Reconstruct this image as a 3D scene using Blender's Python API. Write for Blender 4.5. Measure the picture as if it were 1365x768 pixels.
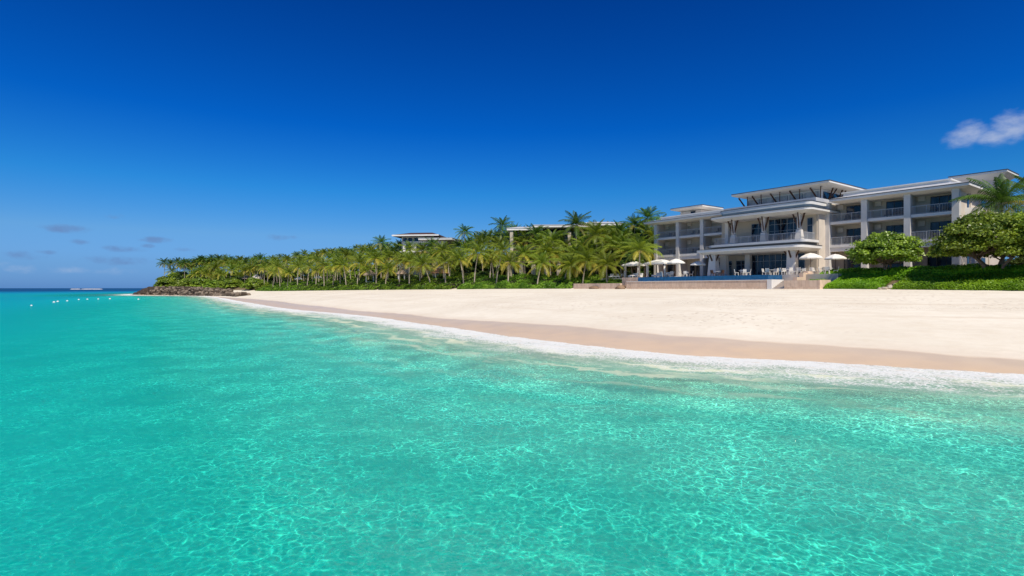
import bpy, math, random
import numpy as np
from mathutils import Vector, Matrix
random.seed(7); rng = np.random.default_rng(7)
SC = bpy.context.scene
COL = SC.collection
for o in list(bpy.data.objects): bpy.data.objects.remove(o)

# ---------------------------------------------------------------- camera, sky, sun, exposure
CAMZ = 3.5; F = 720.0; HY = 383.3
cam = bpy.data.cameras.new('camera'); camo = bpy.data.objects.new('camera', cam); COL.objects.link(camo)
camo.location = (0, 0, CAMZ); camo.rotation_euler = (math.radians(90), 0, 0)
cam.lens = 36*F/1365; cam.sensor_width = 36; cam.clip_start = .2; cam.clip_end = 30000
SC.camera = camo
SUN_H = Vector((0.37, -0.93, 0)).normalized(); SUN_EL = 52
el = math.radians(SUN_EL)
SD = Vector((SUN_H.x*math.cos(el), SUN_H.y*math.cos(el), math.sin(el)))
W = bpy.data.worlds.new("World"); SC.world = W; W.use_nodes = True
SC.view_settings.view_transform = 'Standard'; SC.view_settings.look = 'None'
SC.view_settings.exposure = 0.0; SC.view_settings.gamma = 1.0; SC.view_settings.use_curve_mapping = False
sl = bpy.data.lights.new('sun', 'SUN'); sl.energy = 4.7; sl.angle = math.radians(.53); sl.color = (1, .93, .80)
so = bpy.data.objects.new('sun', sl); COL.objects.link(so); so.rotation_euler = SD.to_track_quat('Z', 'Y').to_euler()

class NT:
    """small helper for node trees"""
    def __init__(s, nt): s.t = nt; s.n = nt.nodes; s.l = nt.links
    def new(s, typ, ins=None, **kw):
        n = s.n.new(typ)
        for k, v in kw.items(): setattr(n, k, v)
        if ins:
            for k, v in ins.items():
                if hasattr(v, 'node') or isinstance(v, bpy.types.NodeSocket): s.l.new(v, n.inputs[k])
                else: n.inputs[k].default_value = v
        return n
    def m(s, op, a, b=None, c=None, clamp=False):
        ins = {0: a}
        if b is not None: ins[1] = b
        if c is not None: ins[2] = c
        n = s.new('ShaderNodeMath', ins, operation=op); n.use_clamp = clamp
        return n.outputs[0]
    def ss(s, v, a, b, lo=0., hi=1.):
        n = s.new('ShaderNodeMapRange', {'Value': v, 'From Min': a, 'From Max': b, 'To Min': lo, 'To Max': hi}, interpolation_type='SMOOTHSTEP')
        return n.outputs[0]
    def mix(s, f, a, b, blend='MIX'):
        n = s.n.new('ShaderNodeMix'); n.data_type = 'RGBA'; n.blend_type = blend
        for i, v in ((0, f), (6, a), (7, b)):
            if isinstance(v, bpy.types.NodeSocket): s.l.new(v, n.inputs[i])
            elif i == 0: n.inputs[0].default_value = v
            else: n.inputs[i].default_value = (*v, 1) if len(v) == 3 else v
        return n.outputs[2]
    def noise(s, vec, scale, detail=3, rough=.55, out='Fac', dist=0.):
        n = s.new('ShaderNodeTexNoise', {'Scale': scale, 'Detail': detail, 'Roughness': rough, 'Distortion': dist})
        if vec is not None: s.l.new(vec, n.inputs['Vector'])
        return n.outputs[out]
    def mapping(s, vec, scale=(1, 1, 1), rot=(0, 0, 0), loc=(0, 0, 0)):
        n = s.new('ShaderNodeMapping', {'Vector': vec, 'Scale': scale, 'Rotation': rot, 'Location': loc}); return n.outputs[0]
    def ramp(s, v, stops, interp='LINEAR'):
        n = s.n.new('ShaderNodeValToRGB'); s.l.new(v, n.inputs[0]); cr = n.color_ramp; cr.interpolation = interp
        while len(cr.elements) < len(stops): cr.elements.new(.5)
        for e, (p, c) in zip(cr.elements, stops): e.position = p; e.color = (*c, 1)
        return n.outputs[0]

# sky
nt = NT(W.node_tree); nt.n.clear()
sky = nt.new('ShaderNodeTexSky', sky_type='NISHITA'); sky.sun_disc = False
sky.sun_elevation = el; sky.sun_rotation = math.atan2(SUN_H.x, SUN_H.y)
sky.altitude = 0; sky.air_density = 1.0; sky.dust_density = .35; sky.ozone_density = 4.0
tc = nt.new('ShaderNodeTexCoord').outputs['Generated']
sep = nt.new('ShaderNodeSeparateXYZ', {0: tc})
elev = nt.m('ARCSINE', sep.outputs[2]); azi = nt.m('ARCTAN2', sep.outputs[0], sep.outputs[1])
hs = nt.new('ShaderNodeHueSaturation', {'Saturation': 1.25, 'Value': 1.0, 'Color': sky.outputs[0], 'Fac': 1.0}).outputs[0]
# clear tropical air: the blue deepens with height; zenith lifted as added fill light
grad = nt.ramp(nt.m('DIVIDE', elev, 1.0, clamp=True), [(0, (.15, .36, 1.05)), (.035, (.21, .41, .89)), (.09, (.31, .53, .83)), (.17, (.12, .55, .89)), (.28, (.012, .40, .90)), (.5, (.006, .28, .70)), (1, (.5, .62, .75))])
hs = nt.mix(1.0, hs, grad, 'MULTIPLY')
cv = nt.new('ShaderNodeCombineXYZ', {0: azi, 1: elev}).outputs[0]
n1 = nt.noise(nt.mapping(cv, (40, 70, 1)), 1.0, 6, .6)
n2 = nt.noise(nt.mapping(cv, (9, 16, 1), loc=(3, 1, 0)), 1.0, 4, .55)
def PX(px): return math.atan2((px-682.5)/F, 1)
def PY(px, py): return math.asin(((HY-py)/F)/math.sqrt(1+((px-682.5)/F)**2+((HY-py)/F)**2))
clouds = [(1288, 180, 48, 25, 1.0, 0), (1322, 182, 50, 17, .95, 0), (1350, 168, 46, 28, 1.05, 0), (1400, 160, 50, 20, 1, 0),
          (85, 304, 46, 8, .75, 1), (108, 322, 18, 5, .6, 1), (208, 319, 30, 6, .6, 1), (196, 327, 14, 4, .5, 1), (165, 331, 38, 6, .45, 1), (250, 332, 22, 5, .5, 1),
          (375, 316, 30, 6, .45, 1), (160, 288, 30, 6, .3, 1), (25, 340, 60, 9, .45, 1), (62, 336, 22, 5, .5, 1), (150, 347, 70, 8, .4, 1),
          (25, 357, 34, 11, .75, 0), (100, 360, 60, 8, .45, 0), (160, 362, 50, 9, .4, 0), (5, 350, 30, 6, .5, 0)]
masks = [None, None]
for px, py, wx, wy, s, kind in clouds:
    a0, e0 = PX(px), PY(px, py); sa = abs(PX(px+wx)-PX(px-wx))/2; se = abs(PY(px, py-wy)-PY(px, py+wy))/2
    dx = nt.m('DIVIDE', nt.m('SUBTRACT', azi, a0), sa); dy = nt.m('DIVIDE', nt.m('SUBTRACT', elev, e0), se)
    r2 = nt.m('SQRT', nt.m('ADD', nt.m('MULTIPLY', dx, dx), nt.m('MULTIPLY', dy, dy)))
    v = nt.m('MULTIPLY', nt.ss(r2, 1.25, .1), s)
    masks[kind] = v if masks[kind] is None else nt.m('MAXIMUM', masks[kind], v)
nn = nt.m('ADD', nt.m('MULTIPLY', n1, .55), nt.m('MULTIPLY', n2, .45))
def cl(mask, lo, hi):
    return nt.ss(nt.m('ADD', mask, nt.m('MULTIPLY', nt.m('SUBTRACT', nn, .5), 2.2)), lo, hi)
cw = nt.m('MULTIPLY', nt.m('MULTIPLY', cl(masks[0], .25, 1.5), .75), nt.ss(masks[0], 0.0, .3))
cd = nt.m('MULTIPLY', nt.m('MULTIPLY', cl(masks[1], .12, .8), .9), nt.ss(masks[1], 0.0, .25))
skyc = nt.mix(cd, hs, (1.15, 2.25, 4.5))
skyc = nt.mix(cw, skyc, (4.5, 5.0, 6.2))
bg = nt.new('ShaderNodeBackground', {'Color': skyc, 'Strength': .12})
wo = nt.new('ShaderNodeOutputWorld', {'Surface': bg.outputs[0]})

# ---------------------------------------------------------------- helpers
def mesh_np(name, verts, faces, mat=None, attrs=None, smooth=False, mats=None, midx=None):
    """verts (n,3); faces (m,4) or (m,3) arrays (or list of such arrays)"""
    if not isinstance(faces, list): faces = [faces]
    faces = [np.asarray(f, dtype=np.int32) for f in faces if len(f)]
    me = bpy.data.meshes.new(name)
    verts = np.asarray(verts, dtype=np.float32)
    me.vertices.add(len(verts)); me.vertices.foreach_set('co', verts.ravel())
    loops = np.concatenate([f.ravel() for f in faces]); tot = np.concatenate([np.full(len(f), f.shape[1], np.int32) for f in faces])
    start = np.concatenate([[0], np.cumsum(tot)[:-1]]).astype(np.int32)
    me.loops.add(len(loops)); me.loops.foreach_set('vertex_index', loops)
    me.polygons.add(len(tot)); me.polygons.foreach_set('loop_start', start); me.polygons.foreach_set('loop_total', tot)
    if midx is not None: me.polygons.foreach_set('material_index', np.asarray(midx, dtype=np.int32))
    if smooth: me.polygons.foreach_set('use_smooth', np.ones(len(tot), bool))
    if attrs:
        for k, v in attrs.items():
            a = me.attributes.new(k, 'FLOAT', 'POINT'); a.data.foreach_set('value', np.asarray(v, dtype=np.float32))
    me.update(calc_edges=True); me.validate()
    for mm in (mats or ([mat] if mat else [])): me.materials.append(mm)
    return me

def tag(o, label=None, cat=None, group=None, kind=None):
    if label: o['label'] = label
    if cat: o['category'] = cat
    if group: o['group'] = group
    if kind: o['kind'] = kind
    return o
def link(name, me, parent=None, loc=None):
    o = bpy.data.objects.new(name, me); COL.objects.link(o)
    if parent: o.parent = parent
    if loc is not None: o.location = loc
    return o
def empty(name, loc, rz=0, label=None, cat=None, group=None):
    o = bpy.data.objects.new(name, None); COL.objects.link(o); o.location = loc; o.rotation_euler = (0, 0, rz)
    o.empty_display_size = .3
    return tag(o, label, cat, group)
def copy_tree(o, parent=None):
    c = o.copy(); COL.objects.link(c); c.parent = parent
    for ch in [x for x in KIDS.get(o.name, [])]: copy_tree(ch, c)
    return c
KIDS = {}

class MB:
    def __init__(s): s.v = []; s.f = []
    def box(s, x0, x1, y0, y1, z0, z1):
        if x0 > x1: x0, x1 = x1, x0
        if y0 > y1: y0, y1 = y1, y0
        b = len(s.v)
        s.v += [(x0,y0,z0),(x1,y0,z0),(x1,y1,z0),(x0,y1,z0),(x0,y0,z1),(x1,y0,z1),(x1,y1,z1),(x0,y1,z1)]
        s.f += [tuple(b+i for i in q) for q in ((0,3,2,1),(4,5,6,7),(0,1,5,4),(1,2,6,5),(2,3,7,6),(3,0,4,7))]
        return s
    def frustum(s, cx, cy, z0, z1, a0, b0, a1, b1, ox=0, oy=0):
        b = len(s.v)
        s.v += [(cx-a0,cy-b0,z0),(cx+a0,cy-b0,z0),(cx+a0,cy+b0,z0),(cx-a0,cy+b0,z0),(cx+ox-a1,cy+oy-b1,z1),(cx+ox+a1,cy+oy-b1,z1),(cx+ox+a1,cy+oy+b1,z1),(cx+ox-a1,cy+oy+b1,z1)]
        s.f += [tuple(b+i for i in q) for q in ((0,3,2,1),(4,5,6,7),(0,1,5,4),(1,2,6,5),(2,3,7,6),(3,0,4,7))]
        return s
    def bar(s, p, q, w, h=None):
        p = Vector(p); q = Vector(q); h = h or w; d = (q-p).normalized()
        a = d.cross(Vector((0,0,1)))
        if a.length < 1e-3: a = Vector((1,0,0))
        a.normalize(); c = a.cross(d).normalized(); b = len(s.v)
        for e in (p, q):
            for i, j in ((-1,-1),(1,-1),(1,1),(-1,1)): s.v.append(tuple(e+a*(i*w/2)+c*(j*h/2)))
        s.f += [tuple(b+i for i in k) for k in ((0,1,2,3),(7,6,5,4),(0,4,5,1),(1,5,6,2),(2,6,7,3),(3,7,4,0))]
        return s
    def prism(s, pts, z0, z1, top=None):
        """vertical prism over a plan outline; top = optional different outline"""
        n = len(pts); b = len(s.v); top = top or pts
        s.v += [(x, y, z0) for x, y in pts] + [(x, y, z1) for x, y in top]
        s.f.append(tuple(b+i for i in range(n))[::-1]); s.f.append(tuple(b+n+i for i in range(n)))
        for i in range(n): j = (i+1) % n; s.f.append((b+i, b+j, b+n+j, b+n+i))
        return s
    def tube(s, pts, rad, n=7, cap=True):
        b = len(s.v); m = len(pts)
        for i, p in enumerate(pts):
            p = Vector(p); d = Vector(pts[min(i+1, m-1)])-Vector(pts[max(i-1, 0)]); d.normalize()
            a = d.cross(Vector((.3,.9,.1))).normalized(); c = d.cross(a); r = rad[i] if hasattr(rad, '__len__') else rad
            for k in range(n):
                t = 2*math.pi*k/n; s.v.append(tuple(p+a*(r*math.cos(t))+c*(r*math.sin(t))))
        for i in range(m-1):
            for k in range(n): l = (k+1) % n; s.f.append((b+i*n+k, b+i*n+l, b+(i+1)*n+l, b+(i+1)*n+k))
        if cap: s.f.append(tuple(b+k for k in range(n))[::-1]); s.f.append(tuple(b+(m-1)*n+k for k in range(n)))
        return s
    def mesh(s, name, mat, smooth=False):
        me = bpy.data.meshes.new(name); me.from_pydata(s.v, [], s.f); me.update()
        if mat: me.materials.append(mat)
        if smooth: me.polygons.foreach_set('use_smooth', np.ones(len(me.polygons), bool))
        return me
    def build(s, name, mat, parent=None, smooth=False, loc=None):
        o = link(name, s.mesh(name, mat, smooth), parent, loc)
        if parent: KIDS.setdefault(parent.name, []).append(o)
        return o

# ---------------------------------------------------------------- materials
def mat(name):
    m = bpy.data.materials.new(name); m.use_nodes = True; t = NT(m.node_tree); t.n.clear()
    out = t.new('ShaderNodeOutputMaterial'); return m, t, out
def solid(name, col, rough=.7, var=.12, scale=1.5, bump=0, bscale=20, spec=.3, metal=0, streak=0):
    m, t, out = mat(name)
    co = t.new('ShaderNodeTexCoord').outputs['Object']
    n = t.noise(co, scale, 5, .6)
    lo = tuple(c*(1-var) for c in col); hi = tuple(min(1, c*(1+var*.6)) for c in col)
    c = t.mix(t.ss(n, .3, .7), lo, hi)
    if streak:
        sn = t.noise(t.mapping(co, (2.2, 2.2, .12)), 1.6, 4, .6)
        c = t.mix(t.m('MULTIPLY', t.ss(sn, .52, .75), streak), c, tuple(x*.55 for x in col))
    p = t.new('ShaderNodeBsdfPrincipled', {'Base Color': c, 'Roughness': rough, 'Specular IOR Level': spec, 'Metallic': metal})
    if bump:
        b = t.new('ShaderNodeBump', {'Height': t.noise(co, bscale, 4), 'Strength': bump, 'Distance': .02}); t.l.new(b.outputs[0], p.inputs['Normal'])
    t.l.new(p.outputs[0], out.inputs[0]); return m
M = {}
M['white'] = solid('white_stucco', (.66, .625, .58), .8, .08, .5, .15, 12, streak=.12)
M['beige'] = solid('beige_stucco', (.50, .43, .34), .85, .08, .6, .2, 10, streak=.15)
M['cream'] = solid('cream_stucco', (.64, .56, .47), .85, .08, .6, .2, 10, streak=.12)
M['slab'] = solid('painted_slab', (.74, .71, .67), .75, .06, .6, .1, 10, streak=.15)
M['roof'] = solid('roof_membrane', (.52, .52, .53), .6, .12, .35, .1, 6)
M['gutter'] = solid('dark_gutter', (.06, .065, .075), .5, .2, 1.0)
M['wood'] = solid('brown_timber', (.085, .04, .022), .6, .3, 4)
M['rail'] = solid('rail_metal', (.42, .43, .45), .4, .05, 2)
M['frame'] = solid('window_frame_metal', (.30, .31, .33), .45, .1, 2)
M['dframe'] = solid('dark_frame_metal', (.06, .055, .05), .5, .1, 2)
M['fabric'] = solid('cream_canvas', (.82, .77, .69), .9, .06, 2)
M['whitep'] = solid('white_powder_coat', (.80, .79, .77), .5, .05, 2)
M['curtain'] = solid('sheer_curtain', (.42, .42, .42), .9, .2, 3)
M['orange'] = solid('terracotta_canvas', (.62, .30, .16), .9, .1, 2)
M['terrace'] = solid('terrace_paving', (.58, .50, .42), .8, .12, .8)
M['trunk'] = solid('palm_trunk', (.42, .35, .27), .9, .25, 3, .5, 14)
M['bark'] = solid('tree_bark', (.20, .14, .10), .9, .3, 4, .5, 14)
M['thatch'] = solid('palm_thatch', (.36, .27, .19), .95, .35, 5, .6, 20)
M['tile'] = solid('blue_pool_tile', (.012, .10, .23), .25, .25, 2, .1, 8, .5)
def glass():
    m, t, out = mat('window_glass')
    co = t.new('ShaderNodeTexCoord').outputs['Object']
    n = t.noise(t.mapping(co, (.8, .8, .25)), 1.3, 2)
    c = t.mix(t.ss(n, .45, .6), (.006, .01, .02), (.03, .05, .08))
    b = t.new('ShaderNodeBump', {'Height': t.noise(co, 1.1, 2), 'Strength': .05, 'Distance': .05})
    p = t.new('ShaderNodeBsdfPrincipled', {'Base Color': c, 'Roughness': .06, 'Specular IOR Level': .6, 'IOR': 1.45, 'Normal': b.outputs[0]})
    t.l.new(p.outputs[0], out.inputs[0]); return m
M['glass'] = glass()
def stonewall():
    m, t, out = mat('coral_stone_wall')
    co = t.new('ShaderNodeTexCoord').outputs['Object']
    br = t.new('ShaderNodeTexBrick', {'Vector': t.mapping(co, (1, 1, 1), rot=(math.radians(90), 0, 0)), 'Color1': (.74, .56, .42, 1), 'Color2': (.66, .48, .35, 1), 'Mortar': (.46, .33, .24, 1), 'Scale': 1.0, 'Mortar Size': .012, 'Brick Width': .45, 'Row Height': .9})
    n = t.noise(co, 1.4, 6, .65)
    c = t.mix(t.ss(n, .45, .8, 0, .5), br.outputs['Color'], (.30, .20, .14))
    b = t.new('ShaderNodeBump', {'Height': t.noise(co, 9, 4), 'Strength': .4, 'Distance': .03})
    p = t.new('ShaderNodeBsdfPrincipled', {'Base Color': c, 'Roughness': .85, 'Specular IOR Level': .2, 'Normal': b.outputs[0]})
    t.l.new(p.outputs[0], out.inputs[0]); return m
M['stone'] = stonewall()
def leafmat(name, c0, c1, trans=.25, rough=.5, spec=.35, y=None, nscale=.35, edge=(.4,.62)):
    """leaf colour varies leaf by leaf with the mesh attribute tone and clump by clump"""
    m, t, out = mat(name)
    a = t.new('ShaderNodeAttribute', attribute_name='tone').outputs['Fac']
    oi = t.new('ShaderNodeObjectInfo').outputs['Random']
    co = t.new('ShaderNodeTexCoord').outputs['Object']
    n = t.noise(co, nscale, 3)
    v = t.m('ADD', t.m('MULTIPLY', a, .65), t.m('MULTIPLY', n, .35))
    c = t.mix(t.ss(v, .15, .85), c0, c1)
    if y: c = t.mix(t.ss(a, y[1], 1.0, 0, y[2] if len(y) > 2 else .9), c, y[0])
    h = t.new('ShaderNodeHueSaturation', {'Hue': t.m('ADD', .49, t.m('MULTIPLY', oi, .02)), 'Saturation': 1.0, 'Value': t.m('ADD', .82, t.m('MULTIPLY', oi, .36)), 'Color': c}).outputs[0]
    p = t.new('ShaderNodeBsdfPrincipled', {'Base Color': h, 'Roughness': rough, 'Specular IOR Level': spec})
    tr = t.new('ShaderNodeBsdfTranslucent', {'Color': t.mix(1., h, (1.5, 1.5, .6), 'MULTIPLY')})
    mx = t.new('ShaderNodeMixShader', {0: trans, 1: p.outputs[0], 2: tr.outputs[0]})
    t.l.new(mx.outputs[0], out.inputs[0]); return m
M['frond'] = leafmat('palm_frond', (.075, .135, .014), (.31, .37, .035), .30, .45, .4, ((.62, .50, .08), .72, .8))
M['frond_dark'] = leafmat('tall_palm_frond', (.04, .10, .016), (.13, .23, .03), .25, .45, .4, ((.30, .25, .06), .85))
M['leaf'] = leafmat('tree_leaf', (.085, .155, .014), (.31, .42, .04), .24, .4, .4)
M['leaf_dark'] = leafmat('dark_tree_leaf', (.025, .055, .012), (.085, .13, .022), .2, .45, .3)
M['hedge'] = leafmat('hedge_leaf', (.11, .25, .008), (.27, .48, .02), .22, .45, .3, nscale=.8)
M['cover'] = leafmat('ground_cover_leaf', (.065, .15, .01), (.22, .36, .03), .22, .45, .3, nscale=.25)
M['soil'] = solid('leaf_litter', (.06, .05, .03), .95, .3, 2)

# ---------------------------------------------------------------- land shapes (plan curves in metres)
def catmull(P, n=8):
    P = np.array(P, float); out = []
    for i in range(len(P)-1):
        p0 = P[max(i-1,0)]; p1 = P[i]; p2 = P[i+1]; p3 = P[min(i+2, len(P)-1)]
        for k in range(n):
            t = k/n
            out.append(.5*((2*p1)+(-p0+p2)*t+(2*p0-5*p1+4*p2-p3)*t*t+(-p0+3*p1-3*p2+p3)*t**3))
    out.append(P[-1]); return np.array(out)
def sdist(poly, X, Y):
    """signed distance, positive on the right of the direction of travel (inland)"""
    X = np.asarray(X, float); Y = np.asarray(Y, float); sh = X.shape; X = X.ravel(); Y = Y.ravel()
    best = np.full(X.shape, 1e18); sg = np.ones(X.shape); al = np.zeros(X.shape); bac = np.zeros(X.shape); acc = 0
    for i in range(len(poly)-1):
        ax, ay = poly[i]; bx, by = poly[i+1]; dx, dy = bx-ax, by-ay; L2 = dx*dx+dy*dy
        t = np.clip(((X-ax)*dx+(Y-ay)*dy)/L2, 0, 1); ex = X-ax-t*dx; ey = Y-ay-t*dy; d2 = ex*ex+ey*ey
        cr = dx*(Y-ay)-dy*(X-ax)
        ac = np.abs(cr)/math.sqrt(L2)
        m = (d2 < best*(1-1e-7)-1e-9) | ((np.abs(d2-best) <= best*1e-7+1e-9) & (ac > bac))
        best = np.where(m, d2, best); bac = np.where(m, ac, bac); sg = np.where(m, np.where(cr > 0, -1., 1.), sg); al = np.where(m, acc+t*math.sqrt(L2), al); acc += math.sqrt(L2)
    return (np.sqrt(best)*sg).reshape(sh), al.reshape(sh)
SHORE = catmull([(900,-420),(400,-165),(120,-28),(60,1.5),(36,13.2),(20.2,21.2),(13.6,25.0),(7.7,28.4),(.9,36.5),(-4.5,45),(-10.3,54),(-16.5,64),(-24,73.5),(-34,85),(-44,99),(-57,119),(-74,145),(-95,178),(-130,229),(-156,244),(-182,259),(-195,275),(-209,297),(-220,320),(-224,350),(-214,410),(-110,580),(80,830),(420,1500),(1500,4500)])
A_ = np.array((.587, -.81)); A_ /= np.linalg.norm(A_); W_ = np.array((-A_[1], A_[0])); P0 = np.array((54.3, 66.0))
RZ = math.atan2(A_[1], A_[0])
def uw(u, w): p = P0 - A_*u + W_*w; return float(p[0]), float(p[1])
VEG = catmull([(900,-1150), (220,-185), uw(-60,-14), uw(-20,-14), uw(0,-14), uw(15,-14), uw(30,-14), uw(42,-14.1), uw(53,-14.1), (-13,123), (-38,151),(-80,200),(-118,248),(-138,260),(-160,266),(-174,272),(-186,284),(-199,303),(-208,325),(-211,352),(-202,405),(-100,570),(90,835),(430,1505),(1510,4505)])
def smooth(t): t = np.clip(t, 0, 1); return t*t*(3-2*t)
def terr(X, Y, full=False):
    sd, al = sdist(SHORE, X, Y); vd, _ = sdist(VEG, X, Y)
    t = np.clip(sd/50, 0, 1)
    z = 3.42*(1-(1-t)**1.8)
    dd = -sd
    dep = np.where(dd < 0, 0, .105*np.minimum(dd, 9)+.045*np.clip(dd-9, 0, 11)+.07*np.clip(dd-20, 0, 22)+.03*np.clip(dd-42, 0, 90)+.022*np.clip(dd-132, 0, 400)+.01*np.clip(dd-525, 0, 3000))
    z = np.where(sd < 0, -dep, z)
    lump = .04*np.sin(X*.13+1.3*np.sin(Y*.05))+.03*np.sin(Y*.21+X*.07)
    z = z+np.where(sd > 12, lump*smooth((sd-12)/15)*(1-smooth((vd+6)/6)), 0)
    z = np.where((vd > 0) & (sd > 0), np.maximum(z, np.minimum(z, 3.4)+1.78*smooth(vd/8)), z)
    return (z, sd, vd, al) if full else z
def tz(x, y): return float(terr(np.array([x]), np.array([y]))[0])
def at(px, py):
    """the point of the land that this ray meets"""
    r = (px-682.5)/F; k = (HY-py)/F
    Ys = np.concatenate([np.linspace(5, 120, 1200), np.linspace(120, 400, 900)]); zt = terr(Ys*r, Ys); zr = CAMZ+k*Ys
    i = np.argmax(zr <= np.maximum(zt, 0)); return float(Ys[i]*r), float(Ys[i])
WET = [at(*p) for p in ((1365,480),(1240,470),(1110,461),(1000,453.5),(880,445.5),(740,433),(660,428),(583,423.5),(540,418),(473,413.5),(440,409),(400,405.2),(375,401.5),(357,399.8),(330,397.6),(300,395.8),(283,394.6))]
e = np.array(WET[0])-np.array(WET[1]); e /= np.linalg.norm(e)
WET = catmull([tuple(np.array(WET[0])+e*q) for q in (500, 180, 70, 25, 8)]+WET+[(-134,232),(-160,252),(-190,290)], 4)

# ---------------------------------------------------------------- ground sheet and water
def axis(segs):
    out = []
    for a, b, n in segs:
        out.append(np.linspace(a, b, n, endpoint=False))
    return np.concatenate(out+[[segs[-1][1]]])
def geo(a, b, n): return np.geomspace(a, b, n)
gx = np.concatenate([-geo(9000, 240, 60), np.linspace(-238, -60, 150), np.linspace(-59, -16, 120), np.linspace(-15.7, 45, 260), np.linspace(46, 160, 70), geo(165, 9000, 50)])
gy = np.concatenate([-geo(3000, 30, 25), np.linspace(-28, 4, 25), np.linspace(4.3, 60, 330), np.linspace(60.4, 130, 160), np.linspace(131, 320, 190), geo(324, 14000, 90)])
GX, GY = np.meshgrid(gx, gy); nx, ny = len(gx), len(gy)
Z, SDm, VDm, AL = terr(GX, GY, True)
wd, _ = sdist(WET, GX, GY)
idx = np.arange(nx*ny).reshape(ny, nx)
quads = np.stack([idx[:-1,:-1], idx[:-1,1:], idx[1:,1:], idx[1:,:-1]], -1).reshape(-1, 4)
# the waterline wanders and small waves wash up
def vnoise(x, seed, f):
    r = np.random.default_rng(seed); ph = r.uniform(0, 6.28, 7); fr = f*r.uniform(.5, 2.2, 7); am = 1/np.sqrt(fr/f)
    return sum(a*np.sin(x*q+p) for a, q, p in zip(am, fr, ph))/sum(am)
dO = -SDm
wz = np.zeros_like(Z)
lob = vnoise(AL, 3, .25)*.5+vnoise(AL, 4, .9)*.3
near = np.exp(-((SDm-.2)/2.2)**2)
wz += near*(.055+.05*lob)
for k, (d0, amp, wid) in enumerate(((3.9, .12, .42), (6.6, .075, .6), (10., .05, .9))):
    dk = d0+vnoise(AL, 11+k, .16)*.8+vnoise(AL, 31+k, .5)*.25; am = amp*np.clip(.45+.9*vnoise(AL, 21+k, .11), 0, 1)
    q = (dO-dk)/wid; wz += am*np.exp(-np.where(q < 0, (q*2.0)**2, (q*.8)**2))
wz += .018*np.sin(.9*dO+1.4*vnoise(AL, 41, .2))*smooth((dO-4)/8)*np.exp(-dO/80)
EDGE = None
def sandmat():
    m, t, out = mat('beach_sand')
    pos = t.new('ShaderNodeNewGeometry').outputs['Position']
    sd = t.new('ShaderNodeAttribute', attribute_name='sd').outputs['Fac']
    w = t.new('ShaderNodeAttribute', attribute_name='wet').outputs['Fac']
    vd = t.new('ShaderNodeAttribute', attribute_name='vd').outputs['Fac']
    big = t.noise(pos, .12, 5, .6); mid = t.noise(pos, 1.1, 5, .6); fine = t.noise(pos, 30, 4, .65)
    dry = t.mix(t.ss(big, .3, .7), (.77, .69, .56), (.86, .785, .65))
    dry = t.mix(t.ss(mid, .35, .75, 0, .35), dry, (.68, .57, .43))
    dry = t.mix(t.ss(fine, .45, .75, 0, .25), dry, (.66, .55, .41))
    al = t.new('ShaderNodeAttribute', attribute_name='along').outputs['Fac']
    bands = t.noise(t.new('ShaderNodeCombineXYZ', {0: t.m('MULTIPLY', al, .035), 1: t.m('MULTIPLY', sd, .55)}).outputs[0], 1.0, 6, .62)
    dry = t.mix(t.m('MULTIPLY', t.ss(bands, .48, .72), t.ss(sd, 5., 14., 0, .42)), dry, (.62, .50, .37))
    # strewn dark flecks and footprints in the upper beach
    vo = t.new('ShaderNodeTexVoronoi', {'Vector': pos, 'Scale': 1.7, 'Randomness': 1.0})
    foot = t.ss(vo.outputs['Distance'], .30, .12)
    band = t.m('MULTIPLY', t.ss(sd, 7., 10.), t.ss(t.noise(t.mapping(pos, (.10, .10, .1)), 1., 4), .46, .58))
    foot = t.m('MULTIPLY', foot, band)
    dry = t.mix(t.m('MULTIPLY', foot, .62), dry, (.50, .39, .29))
    flk = t.m('MULTIPLY', t.ss(t.noise(pos, 9, 3, .7), .55, .66), t.m('MULTIPLY', t.ss(t.m('ABSOLUTE', t.m('SUBTRACT', sd, 21.)), 3.2, .3), t.ss(t.noise(pos, .3, 3), .45, .6)))
    dry = t.mix(t.m('MULTIPLY', flk, .9), dry, (.32, .23, .15))
    we = t.m('ADD', w, t.m('MULTIPLY', t.m('SUBTRACT', t.noise(pos, .55, 4, .5), .5), .9))
    wet = t.ss(we, .30, -.25)
    halo = t.ss(we, 2.6, -.1, 0, .40)
    wc = t.mix(t.ss(we, -3.2, -.2), (.80, .58, .36), (.74, .58, .41))
    wc = t.mix(t.ss(t.noise(pos, .5, 3), .4, .7, 0, .3), wc, (.58, .45, .33))
    dry = t.mix(halo, dry, (.68, .55, .43))
    c = t.mix(wet, dry, wc)
    sea = t.mix(t.ss(t.noise(pos, .25, 4), .4, .65), (.80, .74, .58), (.66, .62, .48))
    c = t.mix(t.ss(sd, .2, -1.6), c, sea)
    c = t.mix(t.ss(vd, .4, 2.2), c, (.16, .12, .07))
    rr = t.m('SUBTRACT', .95, t.m('MULTIPLY', wet, .63))
    hgt = t.m('ADD', t.m('ADD', t.m('ADD', t.m('MULTIPLY', mid, 1.2), t.m('MULTIPLY', bands, 1.6)), t.m('MULTIPLY', fine, .12)), t.m('MULTIPLY', foot, -.9))
    stren = t.m('SUBTRACT', .55, t.m('MULTIPLY', wet, .53))
    b = t.new('ShaderNodeBump', {'Height': hgt, 'Strength': stren, 'Distance': .06})
    p = t.new('ShaderNodeBsdfPrincipled', {'Base Color': c, 'Roughness': rr, 'Specular IOR Level': t.m('ADD', .12, t.m('MULTIPLY', wet, .4)), 'Normal': b.outputs[0]})
    t.l.new(p.outputs[0], out.inputs[0]); return m
land = link('beach', mesh_np('beach', np.stack([GX, GY, Z], -1).reshape(-1, 3), quads, sandmat(), {'sd': SDm.ravel(), 'along': AL.ravel(), 'wet': wd.ravel(), 'vd': VDm.ravel()}, True))
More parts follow.
